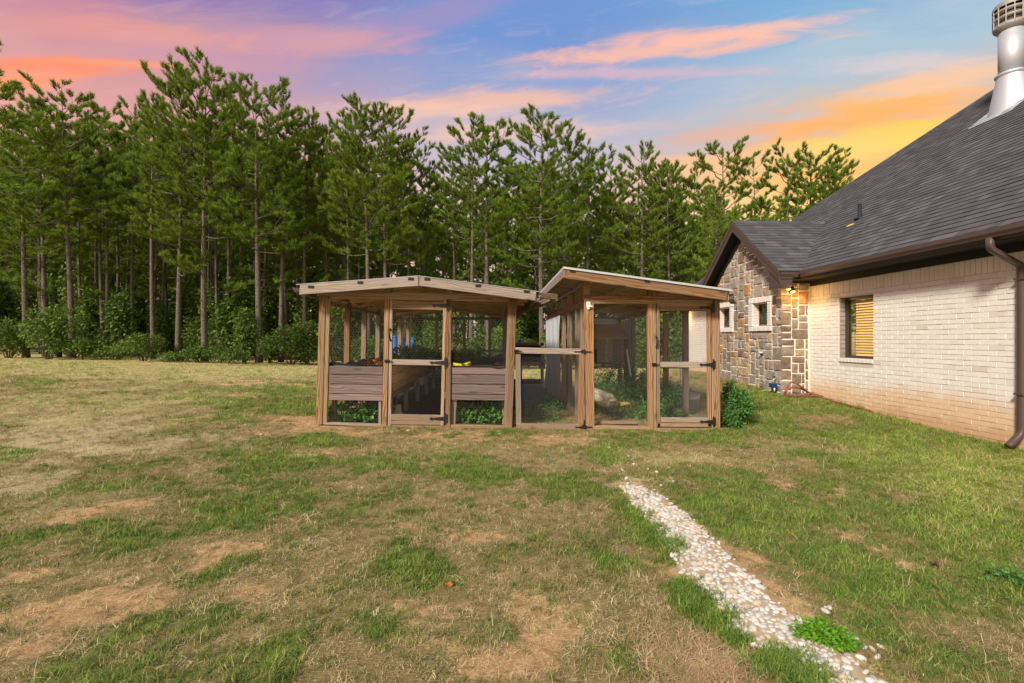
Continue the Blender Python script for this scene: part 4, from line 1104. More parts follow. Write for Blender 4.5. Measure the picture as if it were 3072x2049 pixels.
# metal flue through the roof
fx, fy = onX(3041, 300, 10.85).x, 9.85; fz = ZE + PIT * (fx - XE)
flue = empty('flue', (fx, fy, fz), house)
m = MB(); k = 28; zc_ = fz + .55
vs = []
for j in range(k):
    an = 2 * math.pi * j / k; x_, y_ = fx + .37 * math.cos(an), fy + .36 * math.sin(an); vs.append((x_, y_, ZE + PIT * (x_ - XE) + .012))
for j in range(k):
    an = 2 * math.pi * j / k; vs.append((fx + .235 * math.cos(an), fy + .235 * math.sin(an), zc_))
m.add(vs, [(j, (j + 1) % k, k + (j + 1) % k, k + j) for j in range(k)]); m.build('flashing_cone', M_metal, flue, True)
m = MB(); m.prism([(fx - .50, fy - .45, ZE + PIT * (fx - .50 - XE) + .012), (fx + .3, fy - .45, ZE + PIT * (fx + .3 - XE) + .012), (fx + .3, fy + .45, ZE + PIT * (fx + .3 - XE) + .012), (fx - .50, fy + .45, ZE + PIT * (fx - .50 - XE) + .012)], (0, 0, .006)); m.build('flashing_sheet', M_metal, flue)
m = MB(); m.lathe([(.21, zc_ - .05), (.21, 7.87)], (fx, fy, 0), 36); m.build('pipe', M_metal, flue, True)
m = MB(); m.lathe([(.24, zc_ - .02), (.265, zc_ + .01), (.265, zc_ + .04), (.215, zc_ + .07)], (fx, fy, 0), 36, False); m.build('storm_collar', M_metal, flue, True)
m = MB(); m.lathe([(.215, 7.83), (.285, 7.90), (.285, 7.97), (.27, 7.97)], (fx, fy, 0), 36, False)
for zz in (8.08, 8.22): m.lathe([(.285, zz), (.29, zz + .01), (.29, zz + .035), (.285, zz + .04)], (fx, fy, 0), 36, False)
m.lathe([(.295, 8.31), (.295, 8.37), (.27, 8.42), (.0, 8.45)], (fx, fy, 0), 36, False)
m.build('cap', flat('dull_cap_metal', (.30, .28, .26), .6, .4, .3), flue, True)
m = MB(); m.lathe([(.23, 7.85), (.23, 8.4)], (fx, fy, 0), 24); m.build('cap_core', flat('sooty_metal', (.10, .085, .075), .7), flue, True)
for j in range(14):
    an = 2 * math.pi * j / 14; m = MB(); m.tube([(fx + .285 * math.cos(an), fy + .285 * math.sin(an), 7.93), (fx + .285 * math.cos(an), fy + .285 * math.sin(an), 8.36)], .012, 5); m.build('cap_bar', bpy.data.materials['dull_cap_metal'], flue)
# small plumbing vent
d = ray(2579, 655); t_ = (ZE - PIT * XE - EYE) / (d.z - PIT * d.x); vp = E0 + d * t_
vent = empty('roof_vent', vp, house)
m = MB(); m.lathe([(.11, .0), (.10, .02), (.05, .07), (.038, .08), (.038, .33), (.030, .33), (.030, .2)], (vp.x, vp.y, vp.z - .02), 16); m.build('vent_pipe', M_liner, vent, True)
m = MB(); q = vp - Vector((.22, 0, .22 * PIT)); m.prism([q + Vector((0, -.1, .012)), q + Vector((0, .12, .012)), q + Vector((.05, .10, .012 + .05 * PIT)), q + Vector((.05, -.07, .012 + .05 * PIT))], (0, 0, .006)); m.build('paper_scrap', M_yhose, vent)
# lit flood lamp under the corner of the eave
lp = Vector((GX + .10, GY0 - .12, 2.50))
lamp = empty('wall_lamp', lp, house)
m = MB(); m.box(lp.x - .07, lp.x + .07, lp.y - .02, lp.y + .10, lp.z - .01, lp.z + .03); m.build('bracket', M_soffit, lamp)
for dxl, dzl in ((-.05, .03), (.05, -.03)):
    m = MB(); a = Vector((lp.x + dxl, lp.y, lp.z + dzl)); dd = Vector((.0, -.35, -.9)).normalized()
    m.tube([a, a + dd * .03, a + dd * .10, a + dd * .11], [.03, .045, .06, .055], 14); m.build('lamp_shade', M_frame, lamp, True)
    m = MB(); m.tube([a + dd * .112, a + dd * .128], [.046, .03], 12); m.build('bulb', M_lamp, lamp, True)
def plight(loc, e, col, rad=.05):
    l = bpy.data.lights.new('lamp_light', 'POINT'); l.energy = e; l.color = col; l.shadow_soft_size = rad
    o = bpy.data.objects.new('lamp_light', l); COL.objects.link(o); o.location = loc
plight((lp.x + .12, lp.y - .16, lp.z - .28), 5, (1.0, .55, .16))
plight((lp.x - .22, lp.y - .05, lp.z - .26), 2, (1.0, .6, .2))
fl = Vector((WX - .12, 17.0, 2.3)); lamp2 = empty('wall_lamp', fl, house)
m = MB(); m.lathe([(.04, 0), (.06, .05), (.05, .14), (.01, .16)], fl, 12); m.build('lamp_shade', M_frame, lamp2, True)
m = MB(); m.lathe([(.01, -.05), (.035, -.03), (.03, -.002)], fl, 12); m.build('bulb', M_lamp, lamp2, True)
plight((fl.x - .1, fl.y, fl.z - .2), 5, (1.0, .6, .22))

# hose, taps and timer at the stone corner
tp = onX(2323, 1150, GX - .06)
tap = empty('outdoor_tap', (GX - .03, tp.y, tp.z), label='brass tap on the stone wall with a blue hose timer', cat='tap')
m = MB(); m.tube([(GX + .01, tp.y, tp.z + .10), (GX - .06, tp.y, tp.z + .10), (GX - .085, tp.y, tp.z + .07), (GX - .085, tp.y, tp.z + .02)], .014, 8); m.build('pipe', M_metal, tap, True)
m = MB(); m.tube([(GX - .06, tp.y - .05, tp.z + .15), (GX - .07, tp.y + .0, tp.z + .15), (GX - .06, tp.y + .05, tp.z + .15)], .010, 6); m.tube([(GX - .065, tp.y, tp.z + .10), (GX - .065, tp.y, tp.z + .15)], .008, 6); m.build('handle', M_black, tap)
vbox('timer_box', GX - .15, GX - .05, tp.y - .09, tp.y + .06, tp.z - .09, tp.z + .0, M_dblue, tap)
m = MB(); m.tube([(GX - .10, tp.y - .07, tp.z - .09), (GX - .10, tp.y - .07, tp.z - .17)], .018, 8); m.build('hose_coupling', M_white, tap, True)
gz = lambda x, y: g(x, y) + .012
m = MB(); m.tube([(GX - .10, tp.y + .04, tp.z - .09), (GX - .11, tp.y + .05, tp.z - .16), (GX - .16, tp.y + .14, gz(GX - .16, tp.y + .14) + .05), (GX - .26, tp.y + .26, gz(GX - .26, tp.y + .26))], .011, 7)
m.build('garden_hose', M_yhose, None, True, label='short yellow hose hanging from the tap timer', cat='hose')
def smoothpath(P, n=8):
    P = [Vector(p) for p in P]; out = []
    for i in range(len(P) - 1):
        p0, p1, p2, p3 = P[max(i - 1, 0)], P[i], P[i + 1], P[min(i + 2, len(P) - 1)]
        for k in range(n):
            t_ = k / n; out.append(0.5 * ((2 * p1) + (p2 - p0) * t_ + (2 * p0 - 5 * p1 + 4 * p2 - p3) * t_ ** 2 + (3 * p1 - p0 - 3 * p2 + p3) * t_ ** 3))
    out.append(P[-1]); return out
HYP = YC - .30
def hp(cx_, cy_, k=0.0):   # crop coordinates of the hose close-up on a plane standing before the return wall
    p = onY(2260 + cx_ * .15312, 1080 + cy_ * .15312, HYP + k); return Vector((p.x, p.y, max(p.z, g(p.x, p.y) + .035)))
LOOP = [[(1560, 900), (1590, 880), (1480, 800), (1300, 740), (1150, 670), (960, 540), (850, 460), (760, 435), (700, 470), (640, 590), (650, 680), (740, 740), (850, 790), (1000, 800), (1200, 800), (1420, 800)],
        [(1420, 800), (1300, 760), (1100, 640), (980, 580), (860, 540), (740, 545), (640, 600), (610, 660), (660, 730), (820, 770), (930, 795), (1150, 800), (1350, 780)],
        [(1350, 780), (1200, 700), (1080, 685), (980, 690), (860, 720), (800, 730)],
        [(1100, 790), (1250, 770), (1180, 720), (1040, 600), (940, 520)], [(950, 780), (1100, 760), (1300, 790), (1450, 810)]]
hose = empty('coiled_hose', hp(1000, 800), label='red-brown garden hose coiled against the stone corner beside the white wall', cat='hose')
for i, lp_ in enumerate(LOOP):
    m = MB(); m.tube(smoothpath([hp(a, c_, -.03 * i + .02 * math.sin(j)) for j, (a, c_) in enumerate(lp_)]), .018, 7); m.build('hose_loop', M_hose, hose, True)
m = MB(); c_ = hp(920, 680, -.12); m.lathe([(.03, -.03), (.07, -.025), (.075, .0), (.06, .012), (.02, .014)], (0, 0, 0), 20)
o = m.build('hose_end_cap', M_white, hose, True); o.matrix_basis = WM[hose].inverted() @ Matrix.Translation(c_) @ Matrix.Rotation(math.radians(60), 4, 'X')
m = MB(); P = [onX(2440 + i * 22, 1204 + i * 5.2 + 3 * math.sin(i * 1.7), WX - .13) for i in range(9)]
m.tube(smoothpath([Vector((p.x, p.y, g(p.x, p.y) + .035)) for p in P]), .017, 6); m.build('stray_hose', M_hose, None, True, label='single strand of reddish hose lying along the foot of the white wall', cat='hose')
# pipe stub on the gable and hook
q = onX(2288, 1058, GX - .02)
m = MB(); m.tube([(GX + .02, q.y, q.z), (GX - .10, q.y + .05, q.z + .0)], .03, 10); pv = m.build('outlet_pipe', M_metal, house, True)
m = MB(); m.tube(smoothpath([(GX - .1, q.y + .05, q.z), (GX - .16, q.y + .12, q.z + .05), (GX - .2, q.y + .2, q.z - .02), (GX - .14, q.y + .22, q.z - .05), (GX - .12, q.y + .1, q.z + .02)]), .005, 5); m.build('wire_loop', M_black, house)
q = onX(2212, 925, GX - .02)
m = MB(); m.tube(smoothpath([(GX + .01, q.y, q.z - .07), (GX - .05, q.y - .02, q.z - .06), (GX - .06, q.y, q.z + .06), (GX - .35, q.y - .35, q.z + .0)]), .006, 5); m.build('wall_hook', M_black, house)
# ------------------------------------------------------------------ wire panels
def hexwire(corners, cell=.045, r=.0006):
    """chicken wire between 4 corners: origin, u end, v end"""
    o, u, v = [Vector(c) for c in corners]; U = u - o; Vv = v - o; Lu, Lv = U.length, Vv.length; U /= Lu; Vv /= Lv; N_ = U.cross(Vv)
    vs = []; fs = []
    def seg(a, b):
        if not (0 <= a[0] <= Lu and 0 <= a[1] <= Lv and 0 <= b[0] <= Lu and 0 <= b[1] <= Lv): return
        A = o + U * a[0] + Vv * a[1]; B = o + U * b[0] + Vv * b[1]; t = (B - A).normalized(); s = t.cross(N_) * r; n = N_ * r * 1.2; k = len(vs)
        vs.extend([A - s, A + s, A + n, B - s, B + s, B + n]); fs.extend([(k, k + 1, k + 4, k + 3), (k + 1, k + 2, k + 5, k + 4), (k + 2, k, k + 3, k + 5)])
    w_, h_ = cell, cell * .58; tw = cell * .42
    j = 0; y = 0
    while y < Lv + cell:
        x = (w_ / 2 if j % 2 else 0)
        while x < Lu + cell:
            seg((x, y), (x, y + tw)); seg((x, y + tw), (x + w_ / 2, y + tw + h_ * .6)); seg((x, y + tw), (x - w_ / 2, y + tw + h_ * .6)); x += w_
        y += tw + h_ * .6; j += 1
    return vs, fs
def gridwire(corners, cell=.0127, r=.00026):
    o, u, v = [Vector(c) for c in corners]; U = u - o; Vv = v - o; Lu, Lv = U.length, Vv.length; U /= Lu; Vv /= Lv; N_ = U.cross(Vv)
    vs = []; fs = []
    def wire(A, B, s, off):
        n = N_ * r; k = len(vs); A = A + N_ * off; B = B + N_ * off
        vs.extend([A - s, A + s, A + n, B - s, B + s, B + n]); fs.extend([(k, k + 1, k + 4, k + 3), (k + 1, k + 2, k + 5, k + 4), (k + 2, k, k + 3, k + 5)])
    i = 0
    while i * cell < Lu: p = o + U * i * cell; wire(p, p + Vv * Lv, U * r, 0); i += 1
    i = 0
    while i * cell < Lv: p = o + Vv * i * cell; wire(p, p + U * Lu, Vv * r, r); i += 1
    return vs, fs
def wirepanel(kind, c, par, **kw):
    vs, fs = (hexwire if kind == 'hex' else gridwire)(c, **kw); return obj('wire_mesh', mesh(vs, fs, 'wire_mesh'), M_galv, par, kind='stuff')
def pwire(kind, x0, x1, y0, y1, Y, par, **kw):
    return wirepanel(kind, (onY(x0, y1, Y), onY(x1, y1, Y), onY(x0, y0, Y)), par, **kw)
def hinge(px, py, wpx, hpx, Y, par, mat=None, name='hinge'):
    """strap hinge: spear-pointed strap to one side, upright plate at px"""
    s = Y / F; o = onY(px, py, Y); w_ = wpx * s; h_ = abs(hpx) * s; sg = -1 if wpx > 0 else 1; w_ = abs(w_)
    P = [(0, .17), (-.5, .10), (-.76, .055), (-.80, .13), (-.90, .11), (-1.0, 0), (-.90, -.11), (-.80, -.13), (-.76, -.055), (-.5, -.10), (0, -.17)]
    P = [(a * w_, b_ * h_) for a, b_ in P]
    pl = [(0, .34 * h_), (.05 * w_, .36 * h_), (.02 * w_, .44 * h_), (.08 * w_, .5 * h_), (.14 * w_, .44 * h_), (.11 * w_, .36 * h_), (.24 * w_, .33 * h_), (.24 * w_, -.33 * h_), (.11 * w_, -.36 * h_), (.14 * w_, -.44 * h_), (.08 * w_, -.5 * h_), (.02 * w_, -.44 * h_), (.05 * w_, -.36 * h_), (0, -.34 * h_)]
    m = MB()
    sx_ = 1 if sg < 0 else -1
    m.prism([(o.x + a * sx_, o.y, o.z + b_) for a, b_ in P], (0, -.006, 0)); m.prism([(o.x + a * sx_, o.y, o.z + b_) for a, b_ in pl], (0, -.0075, 0))
    h = m.build(name, M_black, par)
    for a in (-.3, -.6): 
        m = MB(); m.tube([(o.x + a * w_ * (1 if sg < 0 else -1), o.y - .006, o.z), (o.x + a * w_ * (1 if sg < 0 else -1), o.y - .011, o.z)], .006, 6)
    return h
def handle(px, py0, py1, Y, par):
    a = onY(px, py0, Y); b_ = onY(px, py1, Y); m = MB()
    m.tube([a, a + Vector((0, -.04, -.015)), (a + b_) / 2 + Vector((0, -.05, 0)), b_ + Vector((0, -.04, .015)), b_], [.008, .009, .008, .009, .008], 7)
    for p in (a, b_): m.tube([p + Vector((0, -.001, -.02)), p + Vector((0, -.004, .0)), p + Vector((0, -.001, .02))], [.006, .017, .006], 8)
    return m.build('handle', M_black, par, True)
def latch(px, py, Y, par):
    o = onY(px, py, Y); m = MB(); m.box(o.x - .035, o.x + .035, o.y - .012, o.y, o.z - .022, o.z + .022); m.tube([(o.x - .03, o.y - .02, o.z), (o.x + .085, o.y - .02, o.z - .003)], .007, 6); return m.build('latch', M_black, par)

YF_ = 7.36
# ------------------------------------------------------------------ left enclosure with raised beds
LC = empty('garden_enclosure', (-1.2, YF_, g(-1.2, YF_)), label='timber and chicken-wire garden enclosure with low gabled roof and raised beds inside', cat='garden shed')
def FB(n, x0, y0, x1, y1, w_, th, mat, par, dY=0.0): return fbeam(n, (x0, y0), (x1, y1), w_, th, YF_ + dY, mat, par)
FB('post', 967.5, 884, 957, 1273, 18.5, .09, M_post, LC); FB('post', 984, 889, 974, 1271, 13, .04, M_rail, LC, .012)
FB('post', 1161, 897, 1152.5, 1290, 14, .09, M_post, LC); FB('post', 1347.5, 897, 1342.5, 1290, 15, .09, M_post, LC)
FB('post', 1542, 900, 1527, 1290, 18, .09, M_post, LC); FB('post', 1529, 903, 1515, 1285, 9, .04, M_rail, LC, .012)
FB('top_plate', 959, 879, 1552, 890, 12, .09, M_grey, LC, -.004); FB('top_plate', 976, 890, 1530, 901, 10, .04, M_rail, LC, .012)
FB('sill', 970, 1271, 1145, 1277, 7, .09, M_grey, LC, .01); FB('sill', 1152, 1279, 1340, 1283, 11, .09, M_rail, LC, .014); FB('sill', 1349, 1280, 1515, 1284, 12, .09, M_rail, LC, .014)
FB('cripple_post', 1165, 862, 1165, 876, 17, .09, M_grey, LC, .0); FB('cripple_post', 1349, 868, 1349, 880, 16, .09, M_grey, LC, .0)
skid = fbeam('ground_timber', (1149, 1291), (2176, 1301), 14, .09, YF_ - .015, M_rail, LC)
# boards across the front of the beds
for i, (yt, yb) in enumerate([(1099, 1123), (1125, 1151), (1153, 1180), (1182, 1201)]):
    FB('front_board', 977, (yt + yb) / 2 - 1, 1148, (yt + yb) / 2 + 2, yb - yt, .03, M_plum, LC, .03)
for i, (yt, yb) in enumerate([(1098, 1123), (1125, 1152), (1154, 1182), (1184, 1201)]):
    FB('front_board', 1352, (yt + yb) / 2 - 1, 1517, (yt + yb) / 2 + 1, yb - yt, .03, M_plum, LC, .03)
FB('leg', 1140, 1203, 1139, 1276, 8, .05, M_grey, LC, .05); FB('leg', 1360, 1203, 1358, 1280, 16, .04, M_grey, LC, .07)
# door
dL = empty('door', onY(1254, 1276, YF_), LC)
FB('stile', 1174, 899, 1168, 1277, 9, .04, M_grey, dL); FB('stile', 1335, 902, 1326, 1277, 9.5, .04, M_rail, dL)
FB('rail', 1179, 915, 1330, 918, 25, .04, M_rail, dL, .001); FB('rail', 1177, 1086, 1329, 1089, 16.5, .04, M_grey, dL, .001); FB('rail', 1173, 1252, 1322, 1255, 19, .04, M_rail, dL, .001); FB('rail', 1173, 1268, 1322, 1270, 11, .04, M_rail, dL, .0)
pwire('hex', 1178, 1330, 928, 1243, YF_ + .045, dL)
for yy, xx in ((917, 1340), (1088, 1333), (1256, 1332)): hinge(xx, yy, 44, 36, YF_ - .003, dL)
handle(1171.5, 988, 1020, YF_ - .002, dL); latch(1161, 1083, YF_ - .002, dL)
pwire('hex', 990, 1155, 900, 1268, YF_ + .06, LC); pwire('hex', 1356, 1524, 905, 1275, YF_ + .06, LC)
# side and back framing
XL, XRt, YB = -2.60, .20, 14.2
pys = [8.45, 9.5, 10.6, 11.75, 12.95, 14.15]
for i, y in enumerate(pys):
    for X in (XL, XRt):
        beam('side_post', (X, y, g(X, y) - .05), (X + .03, y, 1.98), .09, .09, M_dark_w if i else M_post, LC, up=(0, -1, 0))
for X in (-1.75, -.95, -.2): beam('back_post', (X, YB, g(X, YB) - .05), (X, YB, 2.0), .09, .05, M_dark_w, LC)
for X in (XL, XRt):
    beam('side_plate', (X, 7.45, 1.965), (X, YB + .05, 1.965), .09, .04, M_roofw, LC, up=(0, 0, 1)); beam('side_plate', (X, 7.45, 1.90), (X, YB + .05, 1.90), .05, .09, M_rail, LC, up=(1, 0, 0))
    beam('side_sill', (X, 7.45, g(X, 8) + .03), (X, YB, g(X, 13) + .03), .09, .09, M_dark_w, LC, up=(0, 0, 1))
    wirepanel('hex', ((X, 7.5, .02), (X, YB, .02), (X, 7.5, 1.93)), LC, cell=.06)
beam('back_plate', (XL, YB, 1.95), (XRt, YB, 1.95), .09, .04, M_dark_w, LC); beam('back_rail', (XL, YB, 1.0), (XRt, YB, 1.0), .06, .04, M_dark_w, LC)
wirepanel('hex', ((XL, YB + .03, .0), (XRt, YB + .03, .0), (XL, YB + .03, 1.95)), LC, cell=.07)
m = MB(); m.box(XL, -1.0, YB - .04, YB - .03, -.1, .62); m.box(-.75, XRt, YB - .04, YB - .03, -.1, .62); m.build('black_skirt', M_liner, LC, kind='stuff')
beam('brace', (XL + .02, 7.9, .35), (XL + .02, 7.5, 1.35), .06, .03, M_grey, LC, up=(1, 0, 0))
# roof: boards under pale metal sheets
YR0, YR1 = 7.06, 14.5
pl_ = onY(899, 853, 7.08); pr_ = onY(1608, 874, 7.08); pa_ = onY(1257, 827, 7.08)
for side, (e, s_) in enumerate(((pl_, 1), (pr_, -1))):
    n_ = 50
    for k in range(n_):
        y = YR0 + .03 + (YR1 - YR0) * k / n_
        a = Vector((e.x + .02 * s_, y + .07, e.z - .028)); b_ = Vector((pa_.x - .001 * s_, y + .07, pa_.z - .028))
        beam('roof_board', a, b_, .140, .018, M_roofw, LC, up=(0, 0, 1), ch=.002)
    m = MB(); m.prism([(e.x - .04 * s_, YR0 - .01, e.z - .008), (pa_.x, YR0 - .01, pa_.z - .008), (pa_.x, YR1, pa_.z - .008), (e.x - .04 * s_, YR1, e.z - .008)], (0, 0, .006)); m.build('roof_sheet', M_roofmetal, LC)
    for k in range(9):
        y = 7.5 + k * .82
        beam('rafter', (e.x + .1 * s_, y, e.z - .085), (pa_.x, y, pa_.z - .085), .09, .038, M_roofw, LC, up=(0, 1, 0))
fbeam('rafter_board', (901, 869), (1254, 843), 29, .035, 7.045, M_grey, LC); fbeam('rafter_board', (1260, 844), (1607, 889), 27, .035, 7.045, M_grey, LC)
FB_r = fbeam('ridge_board', (1257.5, 829), (1257.5, 857), 7, .03, 7.055, M_plum, LC)
for (xx, yy) in ((932, 860), (1080, 847), (1232, 836), (1281, 837), (1434, 857), (1580, 874)): fbeam('purlin_end', (xx - 8, yy), (xx + 9, yy + .6), 7.5, .01, 7.036, M_soffit, LC)
for sx, e in ((1, pl_), (-1, pr_)):
    beam('fascia', (e.x + .0, YR0 + .04, e.z - .09), (e.x + .0, YR1, e.z - .09), .12, .03, M_grey, LC, up=(1, 0, 0))
m = MB(); a = pl_ + Vector((-.02, .05, -.02)); P = [(a.x, a.y, a.z), (a.x, a.y, a.z - .09), (a.x - .07, a.y, a.z - .09), (a.x - .11, a.y, a.z - .05), (a.x - .12, a.y, a.z - .01), (a.x - .108, a.y, a.z - .012), (a.x - .10, a.y, a.z - .048), (a.x - .066, a.y, a.z - .08), (a.x - .008, a.y, a.z - .08), (a.x - .008, a.y, a.z)]
n = len(P); m.add(P + [(p[0], YR1, p[2]) for p in P], [(i, (i + 1) % n, n + (i + 1) % n, n + i) for i in range(n)]); m.build('gutter', M_dark_w, LC)
beam('gutter_outlet', (pr_.x + .03, 7.12, pr_.z - .05), (pr_.x + .32, 7.35, pr_.z - .06), .09, .08, M_dark_w, LC, up=(0, 0, 1))
beam('gutter_outlet', (pr_.x + .30, 7.3, pr_.z - .08), (pr_.x - .28, 9.8, pr_.z - .22), .09, .08, M_dark_w, LC, up=(0, 0, 1))

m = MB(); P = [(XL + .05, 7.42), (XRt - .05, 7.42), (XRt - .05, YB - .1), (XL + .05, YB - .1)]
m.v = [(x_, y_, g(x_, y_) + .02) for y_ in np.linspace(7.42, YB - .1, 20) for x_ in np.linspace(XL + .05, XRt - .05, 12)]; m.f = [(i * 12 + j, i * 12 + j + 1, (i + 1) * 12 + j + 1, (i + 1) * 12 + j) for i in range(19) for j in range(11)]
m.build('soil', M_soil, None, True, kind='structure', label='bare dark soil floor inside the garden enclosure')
# raised beds: things standing inside
def bed(x0, x1, lab):
    zt = .92; zb = .50
    b_ = empty('raised_bed', ((x0 + x1) / 2, 8, .1), label=lab, cat='planter', group='raised beds in the enclosure')
    inner = x1 if x0 < -1.5 else x0; outer = x0 if inner == x1 else x1; s_ = 1 if inner == x1 else -1
    for k in range(3):
        beam('side_board', (inner, 7.5, zb + .07 + .14 * k), (inner, 13.6, zb + .07 + .14 * k), .135, .03, M_roofw, b_, up=(1, 0, 0))
        beam('side_board', (outer, 7.5, zb + .07 + .14 * k), (outer, 13.6, zb + .07 + .14 * k), .135, .03, M_dark_w, b_, up=(1, 0, 0))
    beam('side_board', (inner + .035 * s_, 7.5, zb - .02), (inner + .035 * s_, 9.5, zb - .02), .085, .03, M_rail, b_, up=(1, 0, 0))
    m = MB(); 
    for i in range(40):
        for j in range(7): m.v.append((x0 + (x1 - x0) * j / 6, 7.5 + i * .156, zt - .05 + (.09 if j in (0, 6) else -.03) * (1 + .25 * math.sin(i * 1.3 + j)) + rnd.uniform(-.01, .01)))
    m.f = [(i * 7 + j, (i + 1) * 7 + j, (i + 1) * 7 + j + 1, i * 7 + j + 1) for i in range(39) for j in range(6)]
    m.build('liner', M_liner, b_, True)
    for y in (7.6, 8.9, 10.2, 11.5, 12.8):
        for x in (inner, outer): beam('leg', (x, y, g(x, y) - .03), (x, y, zb + .1), .07, .07, M_dark_w, b_)
    beam('floor_board', (x0, 10.5, zb + .01), (x1, 10.5, zb + .01), 6.1, .02, M_dark_w, b_, up=(0, 0, 1))
    return b_
bedL = bed(-2.52, -1.66, 'left raised bed with grey boards and black liner holding flowers'); bedR = bed(-.76, .12, 'right raised bed with grey boards holding a yellow sack')
# wavy liner edges visible over the front boards
def lipstrip(px0, px1, f, Y, par):
    m = MB(); n_ = 26
    for i in range(n_ + 1):
        x = px0 + (px1 - px0) * i / n_; yt, yb = f(i / n_); p = onY(x, yt, Y); q = onY(x, yb, Y)
        m.v += [(p.x, p.y, p.z), (p.x, p.y + .1, p.z - .02), (q.x, q.y - .012, q.z)]
    m.f = [(i * 3 + a, (i + 1) * 3 + a, (i + 1) * 3 + a + 1, i * 3 + a + 1) for i in range(n_) for a in range(2)] + [(i * 3, (i + 1) * 3, (i + 1) * 3 + 2, i * 3 + 2) for i in range(n_)]
    return m.build('liner_edge', M_liner, par, True)
lipstrip(985, 1149, lambda t_: (1089 + 8 * t_ - 4 * math.exp(-((t_ - .08) / .07) ** 2), 1104 + 3 * t_ - 4 * math.exp(-((t_ - .3) / .2) ** 2)), YF_ + .10, bedL)
lipstrip(1352, 1518, lambda t_: (1096 + 1.5 * math.sin(t_ * 7), 1099 + 5.5 * math.exp(-((t_ - .86) / .1) ** 2)), YF_ + .02, bedR)
m = MB()
for i in range(2): m.prism([onY(1270 + i * 72, 1057, 12.2), onY(1338 + i * 82, 1060, 12.2), onY(1336 + i * 82, 1092, 12.2), onY(1272 + i * 72, 1090, 12.2)], (0, .5, 0), .01)
m.build('black_trough', M_liner, None, label='black plastic troughs at the far end of the raised beds', cat='trough', kind='stuff')
# yellow sack on the right bed
def sack(P, Y, dep, mat, name, seed, puff=.5):
    """pillow-like sack from an outline seen in the photo"""
    pts_ = [onY(a, b_, Y) for a, b_ in P]; c_ = sum(pts_, Vector()) / len(pts_); n = len(pts_); r = random.Random(seed)
    rings = [(1.0, 0), (.93, .35), (.75, .7), (.45, .93), (.0, 1.0)]; vs = []; fs = []
    for sgn in (-1, 1):
        st = len(vs)
        for k, (q, h_) in enumerate(rings[:-1]):
            for p in pts_: v = c_ + (p - c_) * q; vs.append((v.x + r.uniform(-.008, .008) * (k > 0), v.y + sgn * dep * h_ * (1 + r.uniform(-.22, .22)) + (dep * 0), v.z + r.uniform(-.008, .008) * (k > 0)))
        vs.append((c_.x, c_.y + sgn * dep, c_.z)); cc = len(vs) - 1
        for k in range(3):
            for i in range(n): a = st + k * n + i; b_ = st + k * n + (i + 1) % n; q4 = (a, b_, b_ + n, a + n); fs.append(q4 if sgn < 0 else q4[::-1])
        for i in range(n): q3 = (st + 3 * n + i, st + 3 * n + (i + 1) % n, cc); fs.append(q3 if sgn < 0 else q3[::-1])
    me = mesh(vs, fs, name, True); return me
def dens(P, n=4):
    out = []
    for i in range(len(P)):
        a, b_ = P[i], P[(i + 1) % len(P)]
        for k in range(n): out.append((a[0] + (b_[0] - a[0]) * k / n, a[1] + (b_[1] - a[1]) * k / n))
    return out
ysk = empty('soil_sack', onY(1387, 1098, 8.0), label='bright yellow plastic sack lying on the right raised bed', cat='sack')
obj('sack_body', sack(dens([(1359, 1088), (1385, 1092), (1412, 1084), (1414, 1103), (1386, 1108), (1362, 1103)]), 7.95, .09, M_yellow, 'sack', 3), M_yellow, ysk)
m = MB(); q = onY(1387, 1093, 7.84); m.tube([q + Vector((-.03, .02, .004)), q + Vector((.0, -.004, .0)), q + Vector((.035, .02, .004))], [.004, .012, .004], 6); m.build('green_print', M_mint, ysk)

# ------------------------------------------------------------------ foliage clumps
def leaves(lobes, n, size, seed, aspect=.55, droop=.4, surf=.55):
    r = np.random.default_rng(seed); L = np.array(lobes); vol = L[:, 3] * L[:, 4] * L[:, 5]; idx = r.choice(len(L), n, p=vol ** .67 / (vol ** .67).sum())
    d = r.normal(size=(n, 3)); d /= np.linalg.norm(d, axis=1)[:, None]; rad = r.uniform(surf, 1.05, n)[:, None]
    C = L[idx, :3] + d * rad * L[idx, 3:6]
    C += (np.stack([vn(C[:, 0], C[:, 1] + C[:, 2], 3 / max(.3, L[:, 3].mean()), s) for s in (1, 2, 3)], 1) - .5) * L[idx, 3:6] * .45
    ax = d + r.normal(size=(n, 3)) * .7; ax[:, 2] -= droop * r.uniform(size=n); ax /= np.linalg.norm(ax, axis=1)[:, None]
    up = np.tile(np.array([0, 0, 1.0]), (n, 1)) + r.normal(size=(n, 3)) * .5; sd = np.cross(ax, up); sd /= np.linalg.norm(sd, axis=1)[:, None] + 1e-9
    nn = np.cross(sd, ax); s = (size * r.uniform(.55, 1.25, n))[:, None]; wd_ = s * aspect * .5
    V = np.stack([C, C + ax * s * .35 + sd * wd_ + nn * s * .06, C + ax * s * .35 - sd * wd_ + nn * s * .06, C + ax * s * .75 + sd * wd_ * .75, C + ax * s * .75 - sd * wd_ * .75, C + ax * s - nn * s * .1], 1).reshape(-1, 3)
    k = np.arange(n)[:, None] * 6; Fc = np.concatenate([k + np.array([[0, 1, 2]]), k + np.array([[1, 3, 2]]), k + np.array([[2, 3, 4]]), k + np.array([[3, 5, 4]])])
    return V, Fc
